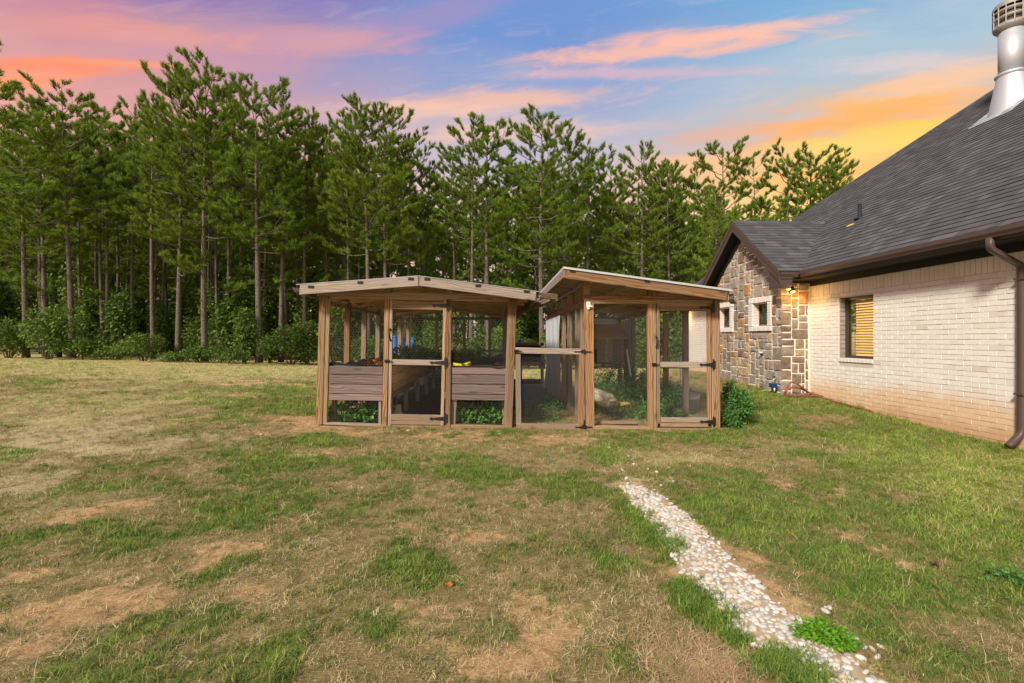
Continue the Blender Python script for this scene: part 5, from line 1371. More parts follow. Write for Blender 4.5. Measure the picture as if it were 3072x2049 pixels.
def plant(name, lobes, n, size, seed, mat, label, cat, stems=True, group=None, base=None, **kw):
    L = lobes; c_ = Vector(L[0][:3]); bx, by = (base or (c_.x, c_.y))[:2]; z0 = g(bx, by) if base is None or len(base) < 3 else base[2]
    root = empty(name, (bx, by, z0), label=label, cat=cat, group=group)
    V, Fc = leaves(lobes, n, size, seed, **kw); obj('foliage', fastmesh(V, Fc, 'foliage'), mat, root)
    if stems:
        m = MB()
        for (x, y, z, a, b_, c__) in L:
            for k in range(3):
                ex = Vector((x + rnd.uniform(-a, a) * .5, y + rnd.uniform(-b_, b_) * .5, z + c__ * .4)); st = Vector((x + (bx - x) * .5 + rnd.uniform(-.03, .03), y + (by - y) * .5, z0)); m.tube([st, st.lerp(ex, .5) + Vector((rnd.uniform(-.02, .02), 0, 0)), ex], [.006, .005, .003], 4)
        m.build('stem', M_mint, root)
    return root
def lob(px, py, Y, a, b_, c_): p = onY(px, py, Y); return (p.x, p.y, p.z, a, b_, c_)
plant('mint_plant', [lob(1010, 1238, 7.66, .18, .14, .16), lob(1055, 1233, 7.7, .2, .15, .17), lob(1105, 1236, 7.68, .18, .14, .16), (-1.95, 8.1, .25, .25, .3, .2)], 1700, .06, 1, M_mint, 'leafy mint growing under the boards left of the enclosure door', 'plant', aspect=.75)
plant('mint_plant', [lob(1400, 1243, 7.66, .18, .14, .15), lob(1445, 1238, 7.7, .2, .15, .17), lob(1490, 1241, 7.68, .17, .14, .16), (-.3, 8.1, .25, .3, .3, .2)], 1700, .06, 2, M_mint, 'leafy mint growing under the boards right of the enclosure door', 'plant', aspect=.75)
plant('bed_plant', [lob(1215, 1066, 9.6, .25, .5, .14), lob(1250, 1060, 10.5, .3, .5, .14), lob(1280, 1062, 11.2, .3, .4, .1)], 1300, .09, 3, M_weed, 'feathery green herbs filling the left raised bed', 'plant', base=(-2.0, 9.6, .9), aspect=.3)
plant('bed_plant', [lob(1375, 1062, 11.6, .3, .4, .1), lob(1430, 1064, 11.8, .35, .4, .1)], 400, .08, 4, M_weed, 'low green herbs at the back of the right raised bed', 'plant', base=(-.3, 11.6, .9), aspect=.3)
for (px_, py_, Y_, mt, lab, s_) in [(1105, 1094, 8.0, M_flower_r, 'small red flower in the left raised bed', .035), (1132, 1086, 8.3, M_flower_o, 'orange and yellow flowers beside the red one in the left bed', .05), (1492, 1090, 8.4, M_flower_o, 'rusty orange flower in the right raised bed', .03)]:
    p = onY(px_, py_, Y_); fl_ = empty('flower', (p.x, p.y, .88), label=lab, cat='flower')
    m = MB(); m.tube([(p.x, p.y, .86), (p.x, p.y, p.z)], .004, 4); m.build('stem', M_mint, fl_)
    V, Fc = leaves([(p.x, p.y, p.z, s_, s_, s_ * .8)], 26, s_ * 1.3, int(px_), aspect=.8, droop=0); obj('petal', fastmesh(V, Fc, 'petal'), mt, fl_, kind='stuff')
# bucket on the floor
p = onY(1190, 1243, 8.4); bz = g(p.x, p.y); bk = empty('bucket', (p.x, p.y, p.z), label='upturned pale plastic bucket on the floor inside the enclosure door', cat='bucket')
m = MB(); m.lathe([(.092, 0), (.088, .02), (.078, .15), (.07, .165), (.0, .168)], (p.x, p.y, p.z), 20); m.build('bucket_body', M_pale, bk, True)
m = MB(); m.lathe([(.094, .0), (.102, .005), (.102, .022), (.09, .026)], (p.x, p.y, p.z), 20, False); m.build('rim', M_pale, bk, True)
# cords, pole, cloth
def cord(name, pts_, r, mat, **kw): m = MB(); m.tube(pts_, r, 5); return m.build(name, mat, None, **kw)
cord('pole', [onY(1232.5, 945, 10.5), onY(1231, 1048, 10.5)], .009, M_rope, label='thin pale upright cane in the left raised bed', cat='pole')
cord('cord', [onY(1233, 968, 10.5), onY(1311, 1057, 10.9)], .006, M_rope, label='taut cream cord running down to the right from the thin cane', cat='cord')
cord('pole', [onY(1429, 972, 11), onY(1426, 1060, 11)], .008, M_rope, label='thin pale cane standing in the right raised bed', cat='pole')
cord('cord', [onY(1422, 908, 8.6), onY(1420, 925, 8.6), onY(1424, 940, 8.6), onY(1421, 958, 8.6)], .005, M_rope, label='knotted cord hanging from the roof above the right bed', cat='cord')
cord('cord', [onY(1243, 932, 8.6), onY(1240, 942, 8.6), onY(1242, 952, 8.6)], .007, M_rope, label='short knotted cord hanging behind the enclosure door', cat='cord')
m = MB(); m.prism([onY(1215, 965, 12), onY(1217, 990, 12), onY(1211, 1012, 12), onY(1202, 1030, 12), onY(1204, 1008, 12)], (0, .02, 0)); m.build('cloth', M_pale, None, label='pale triangular cloth hanging above the tarpaulined barrel', cat='cloth')
def barrel(px, pyt, pyb, wpx, Y, mat, lab, full=True):
    a = onY(px, pyt, Y); r = wpx * Y / F / 2; zb = g(a.x, a.y) if full else onY(px, pyb, Y).z
    b_ = empty('barrel', (a.x, a.y, zb), label=lab, cat='barrel'); h_ = a.z - zb; m = MB()
    prof = [(r * .9, 0), (r, .02)]
    for k in (.3, .62): prof += [(r, h_ * k - .03), (r * 1.06, h_ * k), (r, h_ * k + .03)]
    prof += [(r, h_ * .9), (r * .82, h_ * .93), (r * .82, h_ * .955)]
    m.lathe(prof, (a.x, a.y, zb), 18); m.build('barrel_body', mat, b_, True)
    m = MB(); m.lathe([(r * .82, h_ * .957), (r * .98, h_ * .96), (r * .98, h_ * .99), (r * .6, h_)], (a.x, a.y, zb), 18); m.build('lid', M_blue, b_, True); return b_
barrel(1185.5, 1007, 1070, 14, 14.6, M_blue, 'tall narrow blue barrel seen beside the door handle')
barrel(1238, 1012, 1070, 10.5, 15.6, M_blue, 'narrow blue barrel seen behind the pale upright cane')
barrel(1208.5, 1003, 1070, 12, 15.2, M_dblue, 'dark blue barrel half covered by pale cloth')
barrel(1511, 1019, 1070, 12, 15.0, M_blue, 'narrow blue barrel just left of the enclosure corner post')
barrel(1560, 1018, 1110, 13, 15.0, M_blue, 'narrow blue barrel seen over the mesh gate')

# ------------------------------------------------------------------ right coop
RC = empty('chicken_coop', (2.4, YF_, g(2.4, YF_)), label='lean-to timber coop of orange-brown posts with hardware cloth and mono-pitch roof', cat='coop')
R_ = lambda n, x0, y0, x1, y1, w_, th, mat, par, dY=0.0: FB(n, x0, y0, x1, y1, w_, th, mat, par, dY)
R_('post', 1763, 897, 1768, 1290, 19, .09, M_post, RC); R_('post', 1777, 899, 1779, 1290, 9, .09, M_post, RC, .004)
R_('post', 1951, 909, 1954, 1290, 14, .09, M_post, RC); R_('post', 1963, 909, 1966, 1290, 9, .07, M_rail, RC, .008)
R_('post', 2151.5, 900, 2153, 1293, 17, .09, M_post, RC); R_('post', 2139, 905, 2140, 1288, 8, .07, M_rail, RC, .012)
R_('top_plate', 1751, 894, 2159, 893, 11, .09, M_post, RC, -.004); R_('top_plate', 1775, 905, 2138, 905.5, 12, .04, M_rail, RC, .003)
R_('sill', 1782, 1284, 1948, 1286, 12, .09, M_rail, RC, .01); R_('sill', 1968, 1288, 2142, 1289, 9, .09, M_rail, RC, .01)
R_('cripple_post', 1760, 836, 1760, 888, 19, .09, M_post, RC); R_('cripple_post', 1952, 862, 1953, 888, 15, .09, M_post, RC)
R_('post_cap', 1752, 889, 1773, 889, 8, .02, M_plum, RC, -.014)
pwire('grid', 1784, 1945, 912, 1281, YF_ + .075, RC); pwire('grid', 1775, 2135, 866, 888, YF_ + .075, RC)
dR = empty('door', onY(2056, 1281, YF_), RC)
R_('stile', 1975, 910, 1977, 1280, 9, .04, M_rail, dR); R_('stile', 2127, 912, 2129, 1279, 11, .04, M_post, dR)
R_('rail', 1971, 914, 2126, 915, 10, .04, M_rail, dR, .0); R_('rail', 1981, 925, 2121, 926, 15, .04, M_rail, dR, -.001); R_('rail', 1981, 1094, 2121, 1094, 16.5, .04, M_grey, dR, .001); R_('rail', 1982, 1260, 2123, 1261, 15, .04, M_grey, dR, .001); R_('rail', 1972, 1275, 2133, 1276, 11, .04, M_rail, dR, .0)
pwire('grid', 1979, 2124, 933, 1254, YF_ + .045, dR)
for yy, xx in ((923, 2136), (1094, 2137), (1265, 2138)): hinge(xx, yy, 40, 35, YF_ - .003, dR)
handle(1969, 1010, 1041, YF_ - .002, dR); latch(1962, 1093, YF_ - .002, dR)
# aisle gate
gt = empty('gate', onY(1650, 1290, YF_), RC)
R_('rail', 1546, 1051, 1742, 1055, 18, .04, M_grey, gt, -.006); R_('rail', 1549, 1280, 1739, 1282, 19, .04, M_grey, gt, -.006)
R_('stile', 1554, 1063, 1556, 1271, 16, .04, M_grey, gt, .0); R_('stile', 1746, 1064, 1743, 1271, 17, .04, M_post, gt, .0)
pwire('grid', 1562, 1738, 1062, 1271, YF_ + .045, gt)
hinge(1750, 1055, 28, 16, YF_ - .012, gt); hinge(1750, 1055, -26, 14, YF_ - .013, gt); hinge(1752, 1281, 28, 18, YF_ - .012, gt); hinge(1752, 1281, -26, 14, YF_ - .013, gt)
latch(1549, 1053, YF_ - .008, gt)
# motion sensor
q = onY(1765, 917, YF_ - .002); sn = empty('motion_sensor', q, label='white plastic motion sensor screwed to the left post of the coop', cat='sensor')
m = MB(); m.prism([(q.x - .03, q.y, q.z + .06), (q.x + .028, q.y, q.z + .06), (q.x + .034, q.y, q.z + .0), (q.x + .018, q.y, q.z - .055), (q.x, q.y, q.z - .065), (q.x - .02, q.y, q.z - .055), (q.x - .034, q.y, q.z + .0)], (0, -.025, 0), .006); m.build('sensor_body', M_white, sn)
m = MB(); m.lathe([(.02, 0), (.018, .012), (.006, .02)], (0, 0, 0), 14); o = m.build('lens', M_black, sn, True); o.matrix_basis = Matrix.Translation((0, -.024, .01)) @ Matrix.Rotation(math.radians(90), 4, 'X')
m = MB(); m.tube([(q.x + .01, q.y - .03, q.z - .01), (q.x + .055, q.y - .045, q.z - .015)], .012, 8); m.build('sensor_arm', M_white, sn)
# roof
QY0, QY1 = 7.04, 13.4
ql = onY(1694, 801, 7.05); qr = onY(2189, 868, 7.05)
def roofz(x): return ql.z + (qr.z - ql.z) * (x - ql.x) / (qr.x - ql.x)
m = MB(); m.prism([(ql.x - .02, QY0 - .02, roofz(ql.x - .02) - .03), (qr.x + .03, QY0 - .02, roofz(qr.x + .03) - .03), (qr.x + .03, QY1, roofz(qr.x + .03) - .03), (ql.x - .02, QY1, roofz(ql.x - .02) - .03)], (0, 0, .03)); m.build('roof_sheet', M_roofmetal, RC)
n_ = 44
for k in range(n_):
    y = QY0 + .03 + (QY1 - QY0 - .05) * (k + .5) / n_
    beam('roof_board', (ql.x + .01, y, roofz(ql.x) - .042), (qr.x - .02, y, roofz(qr.x) - .042), .137, .02, M_roofw, RC, up=(0, 0, 1), ch=.003)
fbeam('rafter_board', (1698, 821), (2181, 888), 28, .035, 7.04, M_post, RC)
for (xx, yy) in ((1718, 813), (1942, 843)): fbeam('purlin_end', (xx - 8, yy), (xx + 9, yy + 2), 7, .01, 7.032, M_soffit, RC)
for x in (1.45, 2.05, 2.7, 3.3): beam('purlin', (x, QY0 + .05, roofz(x) - .095), (x, QY1, roofz(x) - .095), .085, .038, M_roofw, RC, up=(1, 0, 0))
beam('fascia', (ql.x - .005, QY0, roofz(ql.x) - .09), (ql.x - .005, QY1, roofz(ql.x) - .09), .13, .03, M_grey, RC, up=(1, 0, 0))
beam('fascia', (qr.x - .01, QY0 + .04, roofz(qr.x) - .10), (qr.x - .01, QY1, roofz(qr.x) - .10), .12, .03, M_rail, RC, up=(1, 0, 0))
a = Vector((qr.x + .01, 7.1, qr.z - .05)); m = MB(); P = [(a.x, a.z), (a.x, a.z - .11), (a.x + .09, a.z - .11), (a.x + .13, a.z - .05), (a.x + .12, a.z - .045), (a.x + .085, a.z - .10), (a.x + .008, a.z - .10), (a.x + .008, a.z)]
n = len(P); m.add([(p[0], a.y, p[1]) for p in P] + [(p[0], QY1, p[1]) for p in P], [(i, (i + 1) % n, n + (i + 1) % n, n + i) for i in range(n)]); m.build('gutter', M_roofmetal, RC)
beam('gutter_end', (a.x + .02, a.y, a.z - .055), (a.x + .30, a.y + .45, a.z - .09), .09, .08, M_frame, RC, up=(0, 0, 1))
# left wall studs, plates
XA, XB = 1.405, 3.36
for i, y in enumerate((7.80, 8.35, 9.25, 10.1, 11.0, 12.0, 13.0)):
    beam('stud', (XA, y, g(XA, y) - .03), (XA, y, 1.86), .04, .09, M_rail if i % 2 else M_dark_w, RC, up=(1, 0, 0)); 
    beam('stud', (XA, y, 1.98), (XA, y, roofz(XA) - .12), .04, .09, M_rail, RC, up=(1, 0, 0))
beam('side_plate', (XA, 7.45, 1.93), (XA, QY1 - .1, 1.93), .085, .04, M_post, RC, up=(-1, 0, 0)); beam('side_plate', (XA, 7.45, 1.885), (XA, QY1 - .1, 1.885), .05, .09, M_rail, RC, up=(-1, 0, 0))
beam('side_plate', (XA, 7.45, roofz(XA) - .14), (XA, QY1 - .1, roofz(XA) - .14), .04, .09, M_dark_w, RC, up=(1, 0, 0))
beam('side_sill', (XA, 7.45, g(XA, 8) + .04), (XA, QY1 - .1, g(XA, 13) + .04), .09, .09, M_dark_w, RC, up=(-1, 0, 0))
for i, y in enumerate((8.5, 9.5, 10.6, 11.8, 13.1)):
    beam('side_post', (XB, y, g(XB, y) - .03), (XB, y, 1.86), .10, .06, (M_grey, M_post, M_dark_w, M_grey, M_grey)[i], RC)
beam('side_plate', (XB, 7.45, 1.92), (XB, QY1 - .1, 1.92), .09, .05, M_rail, RC, up=(1, 0, 0)); beam('side_sill', (XB, 7.45, g(XB, 8) + .04), (XB, QY1 - .1, g(XB, 13) + .04), .09, .09, M_dark_w, RC, up=(1, 0, 0))
wirepanel('grid', ((XB + .03, 7.5, .0), (XB + .03, QY1 - .1, .2), (XB + .03, 7.5, 1.9)), RC, cell=.025, r=.0006); wirepanel('grid', ((XA - .04, 7.5, .0), (XA - .04, QY1 - .1, .1), (XA - .04, 7.5, 1.9)), RC, cell=.025, r=.0006)
for X in (1.9, 2.6): beam('back_post', (X, QY1 - .12, g(X, 13) - .03), (X, QY1 - .12, roofz(X) - .1), .09, .05, M_dark_w, RC)
beam('back_plate', (XA, QY1 - .12, 1.9), (XB, QY1 - .12, 1.9), .09, .04, M_rail, RC)
m = MB(); m.prism([onY(1776, 955, 13.2), onY(1850, 956, 13.2), onY(1850, 984, 13.2), onY(1776, 984, 13.2)], (0, .01, 0)); m.build('sky_gap_panel', flat('pale_sky_blue', (.70, .76, .95), 0.6, var=.03), RC)  # pale blue panel painted as the bright sky through a back opening
# sheets
def curtain(name, pa, pb, z0, z1, label, amp=.03, n=26, nz=16):
    m = MB(); pa = Vector(pa); pb = Vector(pb); d_ = (pb - pa); nn = Vector((-d_.y, d_.x, 0)).normalized()
    for k in range(nz + 1):
        zz = z1 + (z0 - z1) * k / nz
        for i in range(n + 1):
            t_ = i / n; p = pa + d_ * t_ + nn * (amp * (.3 + .7 * k / nz) * math.sin(t_ * 19 + .8 * math.sin(k * .5)) + amp * .4 * math.sin(t_ * 41 + k * .3))
            m.v.append((p.x, p.y, zz + (rnd.uniform(-.03, .03) if k == nz else 0)))
    m.f = [(k * (n + 1) + i, k * (n + 1) + i + 1, (k + 1) * (n + 1) + i + 1, (k + 1) * (n + 1) + i) for k in range(nz) for i in range(n)]
    return m.build(name, M_sheet, None, True, label=label, cat='plastic sheet')
curtain('plastic_sheet', (XA - .09, 10.0, 0), (XA - .09, 12.9, 0), .05, 1.84, 'white plastic sheet hanging down the aisle side of the coop')
curtain('plastic_sheet', (XB - .10, 11.6, 0), (XB - .10, 12.2, 0), .2, 1.84, 'narrow white plastic strip hanging inside the coop beyond the middle post', .015)
# hen house inside
hY = 11.9; hA = onY(1700, 1086, hY); hB = onY(1884, 1086, hY)
hh = empty('hen_house', ((hA.x + hB.x) / 2, hY, hA.z), label='brown boarded hen house with tan shingled roof standing inside the coop', cat='hen house')
zt_ = onY(1800, 1016, hY).z; zb_ = onY(1800, 1088, hY).z
nb = 16
for k in range(nb):
    x0 = hA.x + (hB.x - hA.x) * k / nb; x1 = hA.x + (hB.x - hA.x) * (k + 1) / nb - .006
    m = MB(); m.prism([(x0, hY, zb_), (x1, hY, zb_), (x1, hY, zt_), (x0, hY, zt_)], (0, -.012 - .004 * (k % 2), 0), .002); m.build('wall_board', M_hen, hh)
m = MB(); m.box(hA.x, hB.x, hY + .004, hY + .9, zb_, zt_); m.build('body', M_dark_w, hh)
zr_ = onY(1800, 974, hY + .5).z
for k in range(7):
    t0, t1 = k / 7, (k + 1) / 7 + .05; z0_, z1_ = zt_ - .02 + (zr_ - zt_) * t0, zt_ - .02 + (zr_ - zt_) * t1; y0_, y1_ = hY - .1 + .6 * t0, hY - .1 + .6 * t1
    x = hA.x - .06
    while x < hB.x + .05:
        x2 = min(x + rnd.uniform(.12, .2), hB.x + .06); m = MB(); m.prism([(x, y0_, z0_ + .01), (x2 - .004, y0_, z0_ + .01), (x2 - .004, y1_, z1_), (x, y1_, z1_)], (0, -.006, .012)); m.build('shingle', M_tanshingle, hh); x = x2
m = MB(); m.prism([(hA.x - .06, hY + .5, zr_ - .01), (hB.x + .06, hY + .5, zr_ - .01), (hB.x + .06, hY + 1.0, zt_), (hA.x - .06, hY + 1.0, zt_)], (0, 0, .015)); m.build('roof_back', M_rail, hh)
fbeam('ledge', (1784, 1088), (1885, 1094), 5, .1, hY - .15, M_grey, hh); fbeam('ledge', (1784, 1101), (1886, 1100), 6, .1, hY - .15, M_grey, hh)
for x in (hA.x + .05, hB.x - .05): beam('leg', (x, hY + .05, g(x, hY) - .02), (x, hY + .05, zb_), .07, .07, M_dark_w, hh)
fbeam('pop_door', (1786, 1048), (1786, 1086), 9, .01, hY - .02, M_liner, hh)
beam('perch_pole', onY(1880, 1048, 10.6), onY(1892, 1130, 10.4), .035, .035, M_white, None, label='pale stick leaning in front of the hen house', cat='stick')
# loose planks just inside the front
for i, (x0, x1, y, mt, nm) in enumerate([(1794, 1908, 1267, M_rail, 'upper'), (1795, 1913, 1277, M_post, 'lower')]):
    p = onY(x0, y, 7.60); q = onY(x1, y, 7.60 + .05 * i)
    beam('loose_plank', p, q, .045, .09, mt, None, label='%s of two short planks stacked behind the coop sill' % nm, cat='plank', group='short planks inside the coop')
# sacks
fs_ = empty('feed_sack', onY(1830, 1240, 8.5), label='slumped colourful printed feed sack lying in the coop weeds', cat='sack')
obj('sack_body', sack(dens([(1772, 1160), (1812, 1172), (1838, 1182), (1851, 1200), (1848, 1222), (1826, 1226), (1795, 1215), (1775, 1200)]), 8.55, .17, M_bag, 'sack', 8), M_bag, fs_)
fs2 = empty('feed_sack', onY(1875, 1220, 8.8), label='flat yellow-green empty sack beside the printed feed sack', cat='sack')
obj('sack_body', sack(dens([(1850, 1205), (1895, 1206), (1893, 1213), (1880, 1221), (1856, 1218)]), 8.8, .07, M_bag, 'sack', 9), M_yhose, fs2)
# weeds in the coop and the aisle
W8 = [lob(1820, 1118, 11.3, .5, .4, .25), lob(1890, 1118, 11.3, .5, .4, .25), lob(1940, 1125, 11, .4, .5, .25), lob(1820, 1150, 10.5, .55, .8, .22), lob(1880, 1165, 10.0, .5, .8, .25), lob(1930, 1175, 9.5, .45, .8, .3), lob(1800, 1215, 8.9, .4, .4, .2), lob(1900, 1235, 8.4, .45, .4, .2), lob(1945, 1240, 8.4, .3, .4, .25)]
plant('weeds', W8, 6500, .05, 21, M_weed, 'thick dark green weeds covering the coop floor in front of the hen house', 'weeds', aspect=.45, surf=.2)
plant('weeds', [lob(2000, 1180, 9.3, .35, .6, .3), lob(2045, 1258, 8.2, .3, .4, .10), lob(2000, 1240, 8.2, .3, .3, .22)], 3200, .05, 22, M_weed, 'dark green weeds behind the lower panel of the coop door', 'weeds', aspect=.45, surf=.2)
plant('weeds', [(.65, 8.6, .05, .4, .9, .1), (1.05, 9.4, .08, .3, 1.2, .14), (.9, 8.1, .05, .4, .5, .10)], 1800, .05, 23, M_weed, 'low weeds on the floor of the gated aisle', 'weeds', aspect=.4, surf=.2)
tall = [(XA + .15, 8.4), (1.9, 7.8), (2.9, 8.2), (3.1, 9.8)]
# black sheet added for the shade on the aisle floor, and dark end panel
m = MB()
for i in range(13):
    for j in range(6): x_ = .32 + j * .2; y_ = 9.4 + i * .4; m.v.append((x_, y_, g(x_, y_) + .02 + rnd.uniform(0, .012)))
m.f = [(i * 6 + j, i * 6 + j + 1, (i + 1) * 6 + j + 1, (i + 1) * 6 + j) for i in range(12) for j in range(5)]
m.build('aisle_shade_sheet', M_liner, None, True, label='black sheet added for the shade on the back half of the aisle floor', cat='shade sheet')
ag = empty('aisle_end_gate', (.8, 14.3, 0), label='dark timber and mesh gate closing the far end of the aisle', cat='gate')
for zz in (1.2, .62): beam('rail', (.25, 14.3, zz), (1.45, 14.3, zz), .09, .04, M_dark_w, ag)
for xx in (.3, 1.35): beam('stile', (xx, 14.3, .0), (xx, 14.3, 1.24), .09, .04, M_dark_w, ag)
m = MB(); m.box(.34, 1.31, 14.32, 14.33, .66, 1.16); m.build('shade_panel', flat('dark_shade_cloth', (.03, .03, .032), .9), ag)
m = MB(); m.box(.34, 1.31, 14.32, 14.33, .0, .16); m.build('kick_panel', M_liner, ag)
# tub behind the coop
tb_ = onG(2058, 1222); tr_ = 75 * (tb_ - E0).length / F / 2 * .98
tubr = empty('metal_tub', tb_, label='round galvanised tub on the grass behind the coop posts', cat='tub')
m = MB(); m.lathe([(tr_ * .9, 0), (tr_ * .93, .08), (tr_ * .95, .085), (tr_ * .96, .16), (tr_ * .98, .165), (tr_, .27), (tr_ * .97, .27), (tr_ * .88, .02), (0, .02)], tb_, 30, False); m.build('tub_wall', M_metal, tubr, True)
m = MB(); m.lathe([(tr_, .262), (tr_ + .014, .268), (tr_ + .014, .284), (tr_, .29), (tr_ - .01, .28)], tb_, 30, False); m.build('rim', M_metal, tubr, True)
beam('stick', (tb_.x - .12, tb_.y, .3), (tb_.x - .03, tb_.y + .2, 1.0), .02, .02, M_pale, None, label='thin pale stick standing up from the galvanised tub', cat='stick')
# shrub at the coop corner
SB = [lob(2240, 1225, 7.7, .10, .14, .10), lob(2190, 1160, 8.1, .08, .1, .08), lob(2195, 1185, 8.0, .17, .22, .14), lob(2215, 1215, 7.8, .2, .25, .18), lob(2185, 1250, 7.6, .14, .2, .18), lob(2228, 1190, 8.1, .12, .2, .1), lob(2200, 1275, 7.5, .13, .15, .10)]
plant('shrub', SB, 3600, .055, 31, M_weed, 'dense green leafy shrub growing against the right corner of the coop', 'shrub', aspect=.42, surf=.35)
# bright green plant on the pebbles
q = onG(1892 * D3, 1478 * D3)
plant('lime_plant', [(q.x, q.y, q.z + .05, .095, .075, .045), (q.x + .06, q.y - .04, q.z + .045, .07, .05, .035), (q.x - .06, q.y + .05, q.z + .04, .06, .05, .035)], 1500, .018, 41, M_lime, 'bright lime-green low plant growing on the river pebbles', 'plant', aspect=.6, surf=.3)
q = onG(2343 * D3, 1345 * D3); plant('tuft_plant', [(q.x, q.y, q.z + .03, .14, .12, .06)], 500, .03, 42, M_weed, 'dark green clump at the lawn edge below the downspout', 'plant', aspect=.4, surf=.2)
# fallen leaves, pale stones
def fallen(px, py, s_, mat, lab):
    q = onG(px * D3, py * D3); m = MB(); P = []
    for i in range(12):
        an = i * math.pi / 6; r_ = s_ * (1 if i % 2 == 0 else .55) * rnd.uniform(.8, 1.1); P.append((q.x + r_ * math.cos(an), q.y + r_ * math.sin(an) * .8, q.z + .02 + .012 * math.sin(an * 2)))
    m.v = P + [(q.x, q.y, q.z + .028)]; m.f = [(i, (i + 1) % 12, 12) for i in range(12)]; m.build('fallen_leaf', mat, None, label=lab, cat='leaf')
fallen(1028, 1350, .03, M_leafred, 'orange fallen leaf lying on the dead grass'); fallen(2148, 1303, .032, flat('dark_brown_leaf', (.09, .03, .02), .8), 'dark brown fallen leaf on bare soil at the lawn edge')
for (a, c_, s_, lab) in [(937, 989, .022, 'white stone chip just before the enclosure sill'), (1147, 997, .02, 'small pale stone near the aisle gate'), (1398, 1029, .026, 'flat pale stone on the lawn before the coop'), (600, 998, .02, 'lone white stone left of the enclosure corner'), (1442, 1049, .02, 'small white stone above the head of the pebble strip')]:
    q = onG(a * D3, c_ * D3); o = bpy.data.objects.new('stone_chip', PM[int(a) % 12]); place(o, None, Matrix.Translation(q + Vector((0, 0, .006))) @ Matrix.Diagonal((s_, s_, s_, 1))); tag(o, label=lab, cat='stone')
# ------------------------------------------------------------------ pine wood
def tufts(P, A, K, Ln, wd_, seed):
    """bottle-brush tufts: base P (n,3), axis A (n,3)"""
    r = np.random.default_rng(seed); n = len(P); A = A / (np.linalg.norm(A, axis=1)[:, None] + 1e-9)
    P = np.repeat(P, K, 0); A = np.repeat(A, K, 0); N_ = len(P)
    rv = r.normal(size=(N_, 3)); rv -= A * (rv * A).sum(1)[:, None]; rv /= np.linalg.norm(rv, axis=1)[:, None] + 1e-9
    al = r.uniform(0, .26, N_)[:, None] * Ln / .22; sp = r.uniform(.5, 1.3, N_)[:, None]
    D_ = A + rv * sp; D_ /= np.linalg.norm(D_, axis=1)[:, None]
    D_[:, 2] += .12; S_ = np.cross(D_, r.normal(size=(N_, 3))); S_ /= np.linalg.norm(S_, axis=1)[:, None] + 1e-9
    L = Ln * r.uniform(.7, 1.2, N_)[:, None]; B = P + A * al
    V = np.stack([B + S_ * wd_ * .5, B - S_ * wd_ * .5, B + D_ * L], 1).reshape(-1, 3)
    return V, np.arange(N_ * 3).reshape(-1, 3)
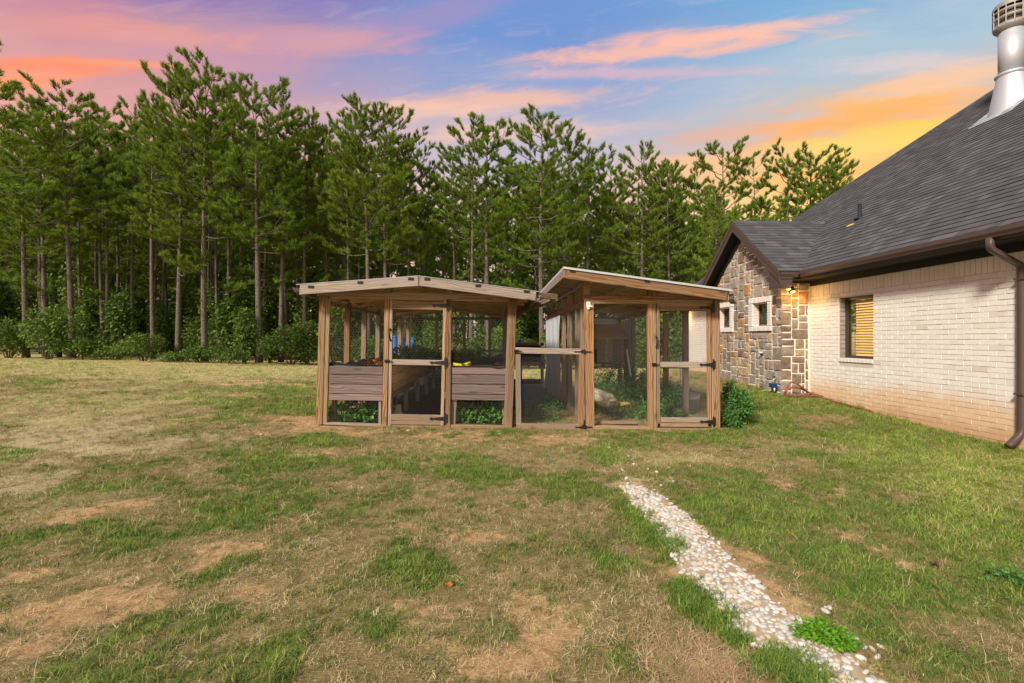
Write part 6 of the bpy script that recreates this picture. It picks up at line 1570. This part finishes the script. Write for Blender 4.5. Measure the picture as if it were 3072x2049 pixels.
def pine(seed, H=20., cb=.42, R=2.6, r0=.21, dens=1.0, lowlimb=0):
    r = random.Random(seed); tr = MB(); br = MB(); TP = []; TA = []
    a1, a2, f1, f2 = r.uniform(-.25, .25), r.uniform(-.25, .25), r.uniform(0, 6), r.uniform(0, 6)
    def axis_(h): t_ = h / H; return Vector((a1 * math.sin(t_ * 3 + f1) - a1 * math.sin(f1), a2 * math.sin(t_ * 3.5 + f2) - a2 * math.sin(f2), h))
    def rad(h): return max(.015, r0 * (1 - h / H) ** .8 * (1 + .25 * math.exp(-h / .5)))
    hs = [H * i / 16 for i in range(17)]; tr.tube([axis_(h) for h in hs], [rad(h) for h in hs], 9)
    for _ in range(r.randint(8, 14)):
        h = r.uniform(.15, cb) * H; an = r.uniform(0, 6.28); p = axis_(h); L = r.uniform(.15, .9); tr.tube([p, p + Vector((math.cos(an) * L, math.sin(an) * L, L * r.uniform(-.1, .4)))], [.02, .006], 4)
    h = cb * H; an = r.uniform(0, 6.28); limbs = []
    while h < H * .985:
        t_ = (h / H - cb) / (1 - cb); L = R * 1.3 * min(1, .62 + 1.6 * t_) * math.sqrt(max(0, 1 - t_ ** 1.9)) * r.uniform(.45, 1.15) + .3
        limbs.append((h, an, L, t_)); an += 2.4 + r.uniform(-.5, .5); h += H * r.uniform(.006, .018) / dens * (1.3 if t_ < .25 else 1)
    for k in range(lowlimb): limbs.append((r.uniform(.22, cb) * H, r.uniform(0, 6.28), R * r.uniform(.7, 1.2), .05))
    for (h, an, L, t_) in limbs:
        p0 = axis_(h); rise = .10 + .62 * t_ ** 1.4 + r.uniform(-.12, .18); d = Vector((math.cos(an), math.sin(an), 0)); pts_ = [p0]; n_ = 5
        for k in range(1, n_ + 1):
            s_ = k / n_; pts_.append(p0 + d * L * s_ * (1 - .12 * t_) + Vector((r.uniform(-.06, .06) * L, r.uniform(-.06, .06) * L, L * rise * s_ - .12 * L * math.sin(s_ * 3.1) * (1 - t_) + .16 * L * s_ * s_)))
        br.tube(pts_, [max(.008, .016 + .012 * L) * (1 - .8 * k / n_) for k in range(n_ + 1)], 4, False)
        nsb = max(3, int(L * 3.7))
        for k in range(nsb):
            s_ = .32 + .68 * (k + r.random()) / nsb; i0 = min(int(s_ * n_), n_ - 1); q = pts_[i0].lerp(pts_[i0 + 1], min(1, s_ * n_ - i0)); sa = an + r.choice((-1, 1)) * r.uniform(.35, 1.2)
            sl = (.35 + .30 * L * (1.15 - s_)) * r.uniform(.6, 1.2); sd = Vector((math.cos(sa), math.sin(sa), .15 + .5 * t_ + r.uniform(-.1, .3))).normalized(); e_ = q + sd * sl
            br.tube([q, e_], [.010, .005], 3, False)
            for w_ in (.45, .75, 1.05):
                TP.append(q.lerp(e_, w_) + Vector((r.uniform(-.05, .05), r.uniform(-.05, .05), 0))); ax = sd + Vector((r.uniform(-.4, .4), r.uniform(-.4, .4), .3 + .45 * t_ + r.uniform(0, .4))); TA.append(ax)
        TP.append(pts_[-1]); TA.append((pts_[-1] - pts_[-2]).normalized() + Vector((0, 0, .7)))
    top = axis_(H)
    for k in range(5): TP.append(top - Vector((0, 0, .16 * k))); TA.append(Vector((r.uniform(-.3, .3), r.uniform(-.3, .3), 1)))
    V, Fc = tufts(np.array([tuple(p) for p in TP]), np.array([tuple(p) for p in TA]), 42, .26, .034, seed)
    tm = mesh(tr.v, tr.f, 'trunk', True); tm.materials.append(M_bark); bmh = mesh(br.v, br.f, 'branches', True); bmh.materials.append(M_bark)
    cm = fastmesh(V, Fc, 'crown'); cm.materials.append(M_needle); return tm, bmh, cm, H
PV = [pine(1, cb=.46, R=2.6), pine(2, cb=.52, R=2.3, dens=.85), pine(3, cb=.42, R=2.9, lowlimb=3), pine(4, cb=.54, R=2.4, dens=.65), pine(5, cb=.46, R=2.4, lowlimb=2), pine(6, cb=.42, R=2.8, dens=1.0, lowlimb=2), pine(7, cb=.56, R=1.9, dens=.55, r0=.17), pine(8, cb=.5, R=2.4, r0=.24)]
DL = [pine(31, cb=.16, R=2.4, dens=.8, r0=.14), pine(32, cb=.24, R=2.6, dens=.75, r0=.15)]
DV = [pine(21, cb=.50, R=2.2, dens=.6, r0=.17), pine(22, cb=.48, R=2.0, dens=.6, r0=.15), pine(23, cb=.44, R=2.4, dens=.6, r0=.19, lowlimb=2)]
def put_pine(x, y, H, var, label, group, rz=None, fat=1.0):
    tm, bmh, cm, h0 = var; z = g(x, y); s_ = H / h0; root = empty('pine_tree', (x, y, z), label=label, cat='tree', group=group)
    M = Matrix.Translation((x, y, z - .1)) @ Matrix.Rotation(rnd.uniform(0, 6.28) if rz is None else rz, 4, 'Z') @ Matrix.Diagonal((s_ * fat, s_ * fat, s_, 1))
    for nm, me_ in (('trunk', tm), ('crown', cm), ('branches', bmh)): o = bpy.data.objects.new(nm, me_); place(o, root, M.copy()); (nm == 'branches' and tag(o, kind='stuff'))
    return root
# front trees read from the photo: (x of the top, y of the top in a 2351-wide view, distance, variant, width factor, words)
FT = [(60, 262, 36, 4, 1.1, 'full crowned pine second in from the orange edge of the sunset'), (105, 232, 38, 5, 1.0, 'pine whose crown merges with the broad triple-tipped one'), (165, 206, 37, 0, 1.1, 'broad pine with three spiky tips against the orange cloud'),
 (245, 234, 40, 6, .9, 'thin see-through pine right of the triple-tipped pine'), (305, 230, 41, 6, .8, 'thin yellow-tipped pine left of the tallest pair'), (352, 222, 38, 1, .9, 'slim leaning pine beside the pointed tall pine'), (408, 166, 37, 2, .95, 'tall pointed pine just left of the tallest one'),
 (470, 149, 36, 5, 1.05, 'tallest pine of the whole wood with a tufted narrow tip'), (520, 200, 39, 1, .8, 'pine shouldering the right side of the tallest pine'), (550, 200, 42, 3, .7, 'spindly pine tip between the tallest pine and the round dense one'),
 (595, 188, 36, 2, 1.15, 'dense rounded pine with two pale trunks below'), (645, 225, 38, 0, .95, 'sloping-shouldered pine right of the dense rounded one'), (700, 258, 39, 4, .9, 'lower pine at the dip above the enclosure gutter'),
 (752, 290, 41, 7, .9, 'short dark pine in the dip left of the enclosure ridge'), (797, 256, 38, 6, .9, 'thin-topped pine above the enclosure roof ridge'), (845, 230, 37, 5, 1.05, 'tall bushy pine directly above the enclosure ridge'), (888, 248, 38, 2, .95, 'pine leaning on the right of the bushy ridge pine'),
 (935, 310, 40, 0, .9, 'lower pine falling away right of the bushy ridge pine'), (980, 370, 42, 1, .8, 'small dark pine in the notch of orange sky'), (1040, 335, 40, 1, .85, 'pine left of the open olive twin-trunk pine'), (1080, 276, 38, 4, .95, 'open olive pine with twin pale trunks'),
 (1122, 283, 39, 3, 1.1, 'see-through upright-branched pine above the gap between the coops'), (1165, 350, 41, 6, .8, 'thin pine between the olive twin-trunk pine and the tall one beside it'), (1245, 262, 37, 5, 1.05, 'tall layered pine with a clear orange-brown trunk above the aisle'), (1300, 300, 40, 2, .9, 'pine on the right shoulder of the tall layered pine'),
 (1352, 330, 41, 3, .95, 'sparse pine above the coop roof peak'), (1395, 370, 43, 0, .8, 'dark pine filling behind the sparse pine over the coop'), (1470, 334, 40, 4, .95, 'dark spreading pine above the middle of the coop roof'), (1510, 372, 42, 7, .8, 'pine right of the dark spreading pine'),
 (1540, 372, 40, 0, .9, 'mid-green pine above the low end of the coop roof'), (1590, 388, 42, 1, .9, 'pine behind the low end of the coop roof'), (1672, 326, 41, 3, 1.2, 'open sunlit pine left of the stone gable tip'), (1735, 352, 42, 6, 1.1, 'sparse pine with yellow sky behind right of the gable tip'),
 (1640, 430, 36, 2, .7, 'lower bushy pine left of the stone gable'), (1800, 344, 43, 3, 1.0, 'slender pine standing over the gable ridge'), (1866, 342, 44, 4, 1.15, 'round open pine beside the main roof slope'), (1905, 368, 45, 0, .9, 'pine half hidden by the main roof slope'), (1935, 388, 46, 1, .9, 'last pine showing above the shingled hip')]
for (tx, ty, D_, v_, fat, lab) in FT:
    d = ray(tx * D3, ty * D3); p = E0 + d * D_; x, y = p.x, p.y; H = p.z - g(x, y) - .6
    put_pine(x, y, H, PV[v_], lab, 'front row of the pine wood', fat=fat * (20 / H) ** .35)
p = ray(-80, 700) * 22; put_pine(p.x, p.y, 15.0, PV[1], 'nearer pine poking a few branches in at the orange edge of the sky', None, rz=1.0, fat=1.25)
# wood behind the front row
cnt = 0; pos = []
for _ in range(4000):
    D_ = 40 + 42 * rnd.random() ** 1.05; px_ = rnd.uniform(-160, 2650); d = ray(px_, 1000); p = E0 + d * D_
    if any((p.x - a) ** 2 + (p.y - c_) ** 2 < (2.3 + .02 * D_) ** 2 for a, c_ in pos): continue
    if px_ > 2330 and D_ < 60: continue
    pos.append((p.x, p.y)); ytop = np.interp(px_ / D3, [0, 160, 470, 600, 760, 850, 980, 1120, 1250, 1400, 1700, 1900, 2000], [300, 260, 260, 270, 330, 290, 400, 350, 330, 400, 410, 420, 420]) + rnd.uniform(35, 150)
    H = (HY - ytop * D3) / F * D_ + EYE - g(p.x, p.y); H = max(9, H)
    put_pine(p.x, p.y, H, DL[cnt % 2] if D_ > 54 else DV[cnt % 3], 'slender shaded pine deep in the wood behind the front row', 'pines deep in the wood', fat=1.1); cnt += 1
    if cnt >= 190: break
# understory
def bushmesh(seed, R, H, n, size, mat, lobes=7):
    r = random.Random(seed); L = []
    for k in range(lobes): an = r.uniform(0, 6.28); rr = R * r.uniform(0, .7); L.append((rr * math.cos(an), rr * math.sin(an), H * r.uniform(.25, .8), R * r.uniform(.35, .6), R * r.uniform(.35, .6), H * r.uniform(.16, .32)))
    V, Fc = leaves(L, n, size, seed, aspect=.6, surf=.45); fm = fastmesh(V, Fc, 'foliage'); fm.materials.append(mat)
    m = MB()
    for (x, y, z, a, b_, c__) in L: m.tube([(x * .15, y * .15, 0), (x * .5, y * .5, z * .55), (x, y, z)], [.03 * H / 2, .02 * H / 2, .008], 5)
    sm = mesh(m.v, m.f, 'stem', True); sm.materials.append(M_bark); return fm, sm, H
BU = [bushmesh(51, 1.5, 2.4, 1900, .17, M_leafg), bushmesh(52, 1.2, 1.5, 1400, .16, M_leafg, 6), bushmesh(53, 1.0, 3.4, 1700, .17, M_leafg, 9), bushmesh(54, 1.7, 1.1, 1300, .16, M_leafg, 6), bushmesh(55, 1.2, 4.6, 2200, .2, M_leafg, 11)]
def put_bush(x, y, s_, v_, label, group, zs=1.0):
    fm, sm, h0 = BU[v_]; z = g(x, y); root = empty('understory_shrub', (x, y, z), label=label, cat='shrub', group=group)
    M = Matrix.Translation((x, y, z - .05)) @ Matrix.Rotation(rnd.uniform(0, 6.28), 4, 'Z') @ Matrix.Diagonal((s_, s_, s_ * zs, 1))
    for nm, me_ in (('foliage', fm), ('stem', sm)): o = bpy.data.objects.new(nm, me_); place(o, root, M.copy())
FBUSH = [(20, 35, 0, 1.1, 'leafy shrub at the very start of the treeline'), (110, 34.5, 0, 1.25, 'bright green spreading shrub under the triple-tipped pine'), (190, 35, 1, 1.1, 'low shrub right of the bright spreading one'), (255, 35.5, 3, 1.0, 'low brownish shrub under the thin pines'), (330, 34.8, 0, 1.0, 'bushy shrub left of the isolated grey trunk'),
         (400, 35, 3, 1.0, 'ground-hugging shrub at the foot of the isolated grey trunk'), (455, 34.5, 1, 1.2, 'yellow-green shrub before the tallest trunks'), (520, 34.2, 3, 1.2, 'low leafy shrub right of the tallest trunks'), (560, 35.5, 2, 1.15, 'large rounded shrub left of the enclosure'), (620, 35, 4, .85, 'tall leafy shrub below the two pale trunks'),
         (670, 34.2, 0, 1.3, 'wide shrub nearest the enclosure gutter'), (705, 34.5, 2, 1.1, 'tall shrub partly hidden by the enclosure corner'), (760, 35, 2, 1.2, 'shrub seen through the left wire bay'), (840, 35, 0, 1.3, 'shrub seen through the enclosure side'), (930, 35, 2, 1.2, 'shrub seen through the enclosure door'), (1010, 35, 4, .9, 'shrub behind the taut cord'),
         (1090, 35, 2, 1.2, 'shrub seen through the right wire bay'), (1150, 35, 0, 1.2, 'shrub behind the enclosure corner post'), (1210, 36, 2, 1.0, 'shrub at the far end of the aisle'), (1290, 36, 0, 1.2, 'shrub behind the white sheet'), (1480, 36, 2, 1.1, 'shrub behind the coop'), (1560, 36, 4, .9, 'shrub behind the coop door')]
for (tx, D_, v_, s_, lab) in FBUSH:
    p = E0 + ray(tx * D3, 1000) * D_; put_bush(p.x, p.y, s_, v_, lab, 'shrubs along the treeline', zs=rnd.uniform(.55, 1.2))
for k in range(170):
    D_ = rnd.uniform(38, 62); px_ = rnd.uniform(-100, 2400); p = E0 + ray(px_, 1000) * D_; put_bush(p.x, p.y, rnd.uniform(1.0, 1.6), rnd.choice((0, 2, 2, 4, 4, 4)), 'dark leafy shrub in the shade deep among the pines', 'shrubs deep in the wood', zs=rnd.uniform(.8, 1.3))
# forest floor litter strip is part of the ground
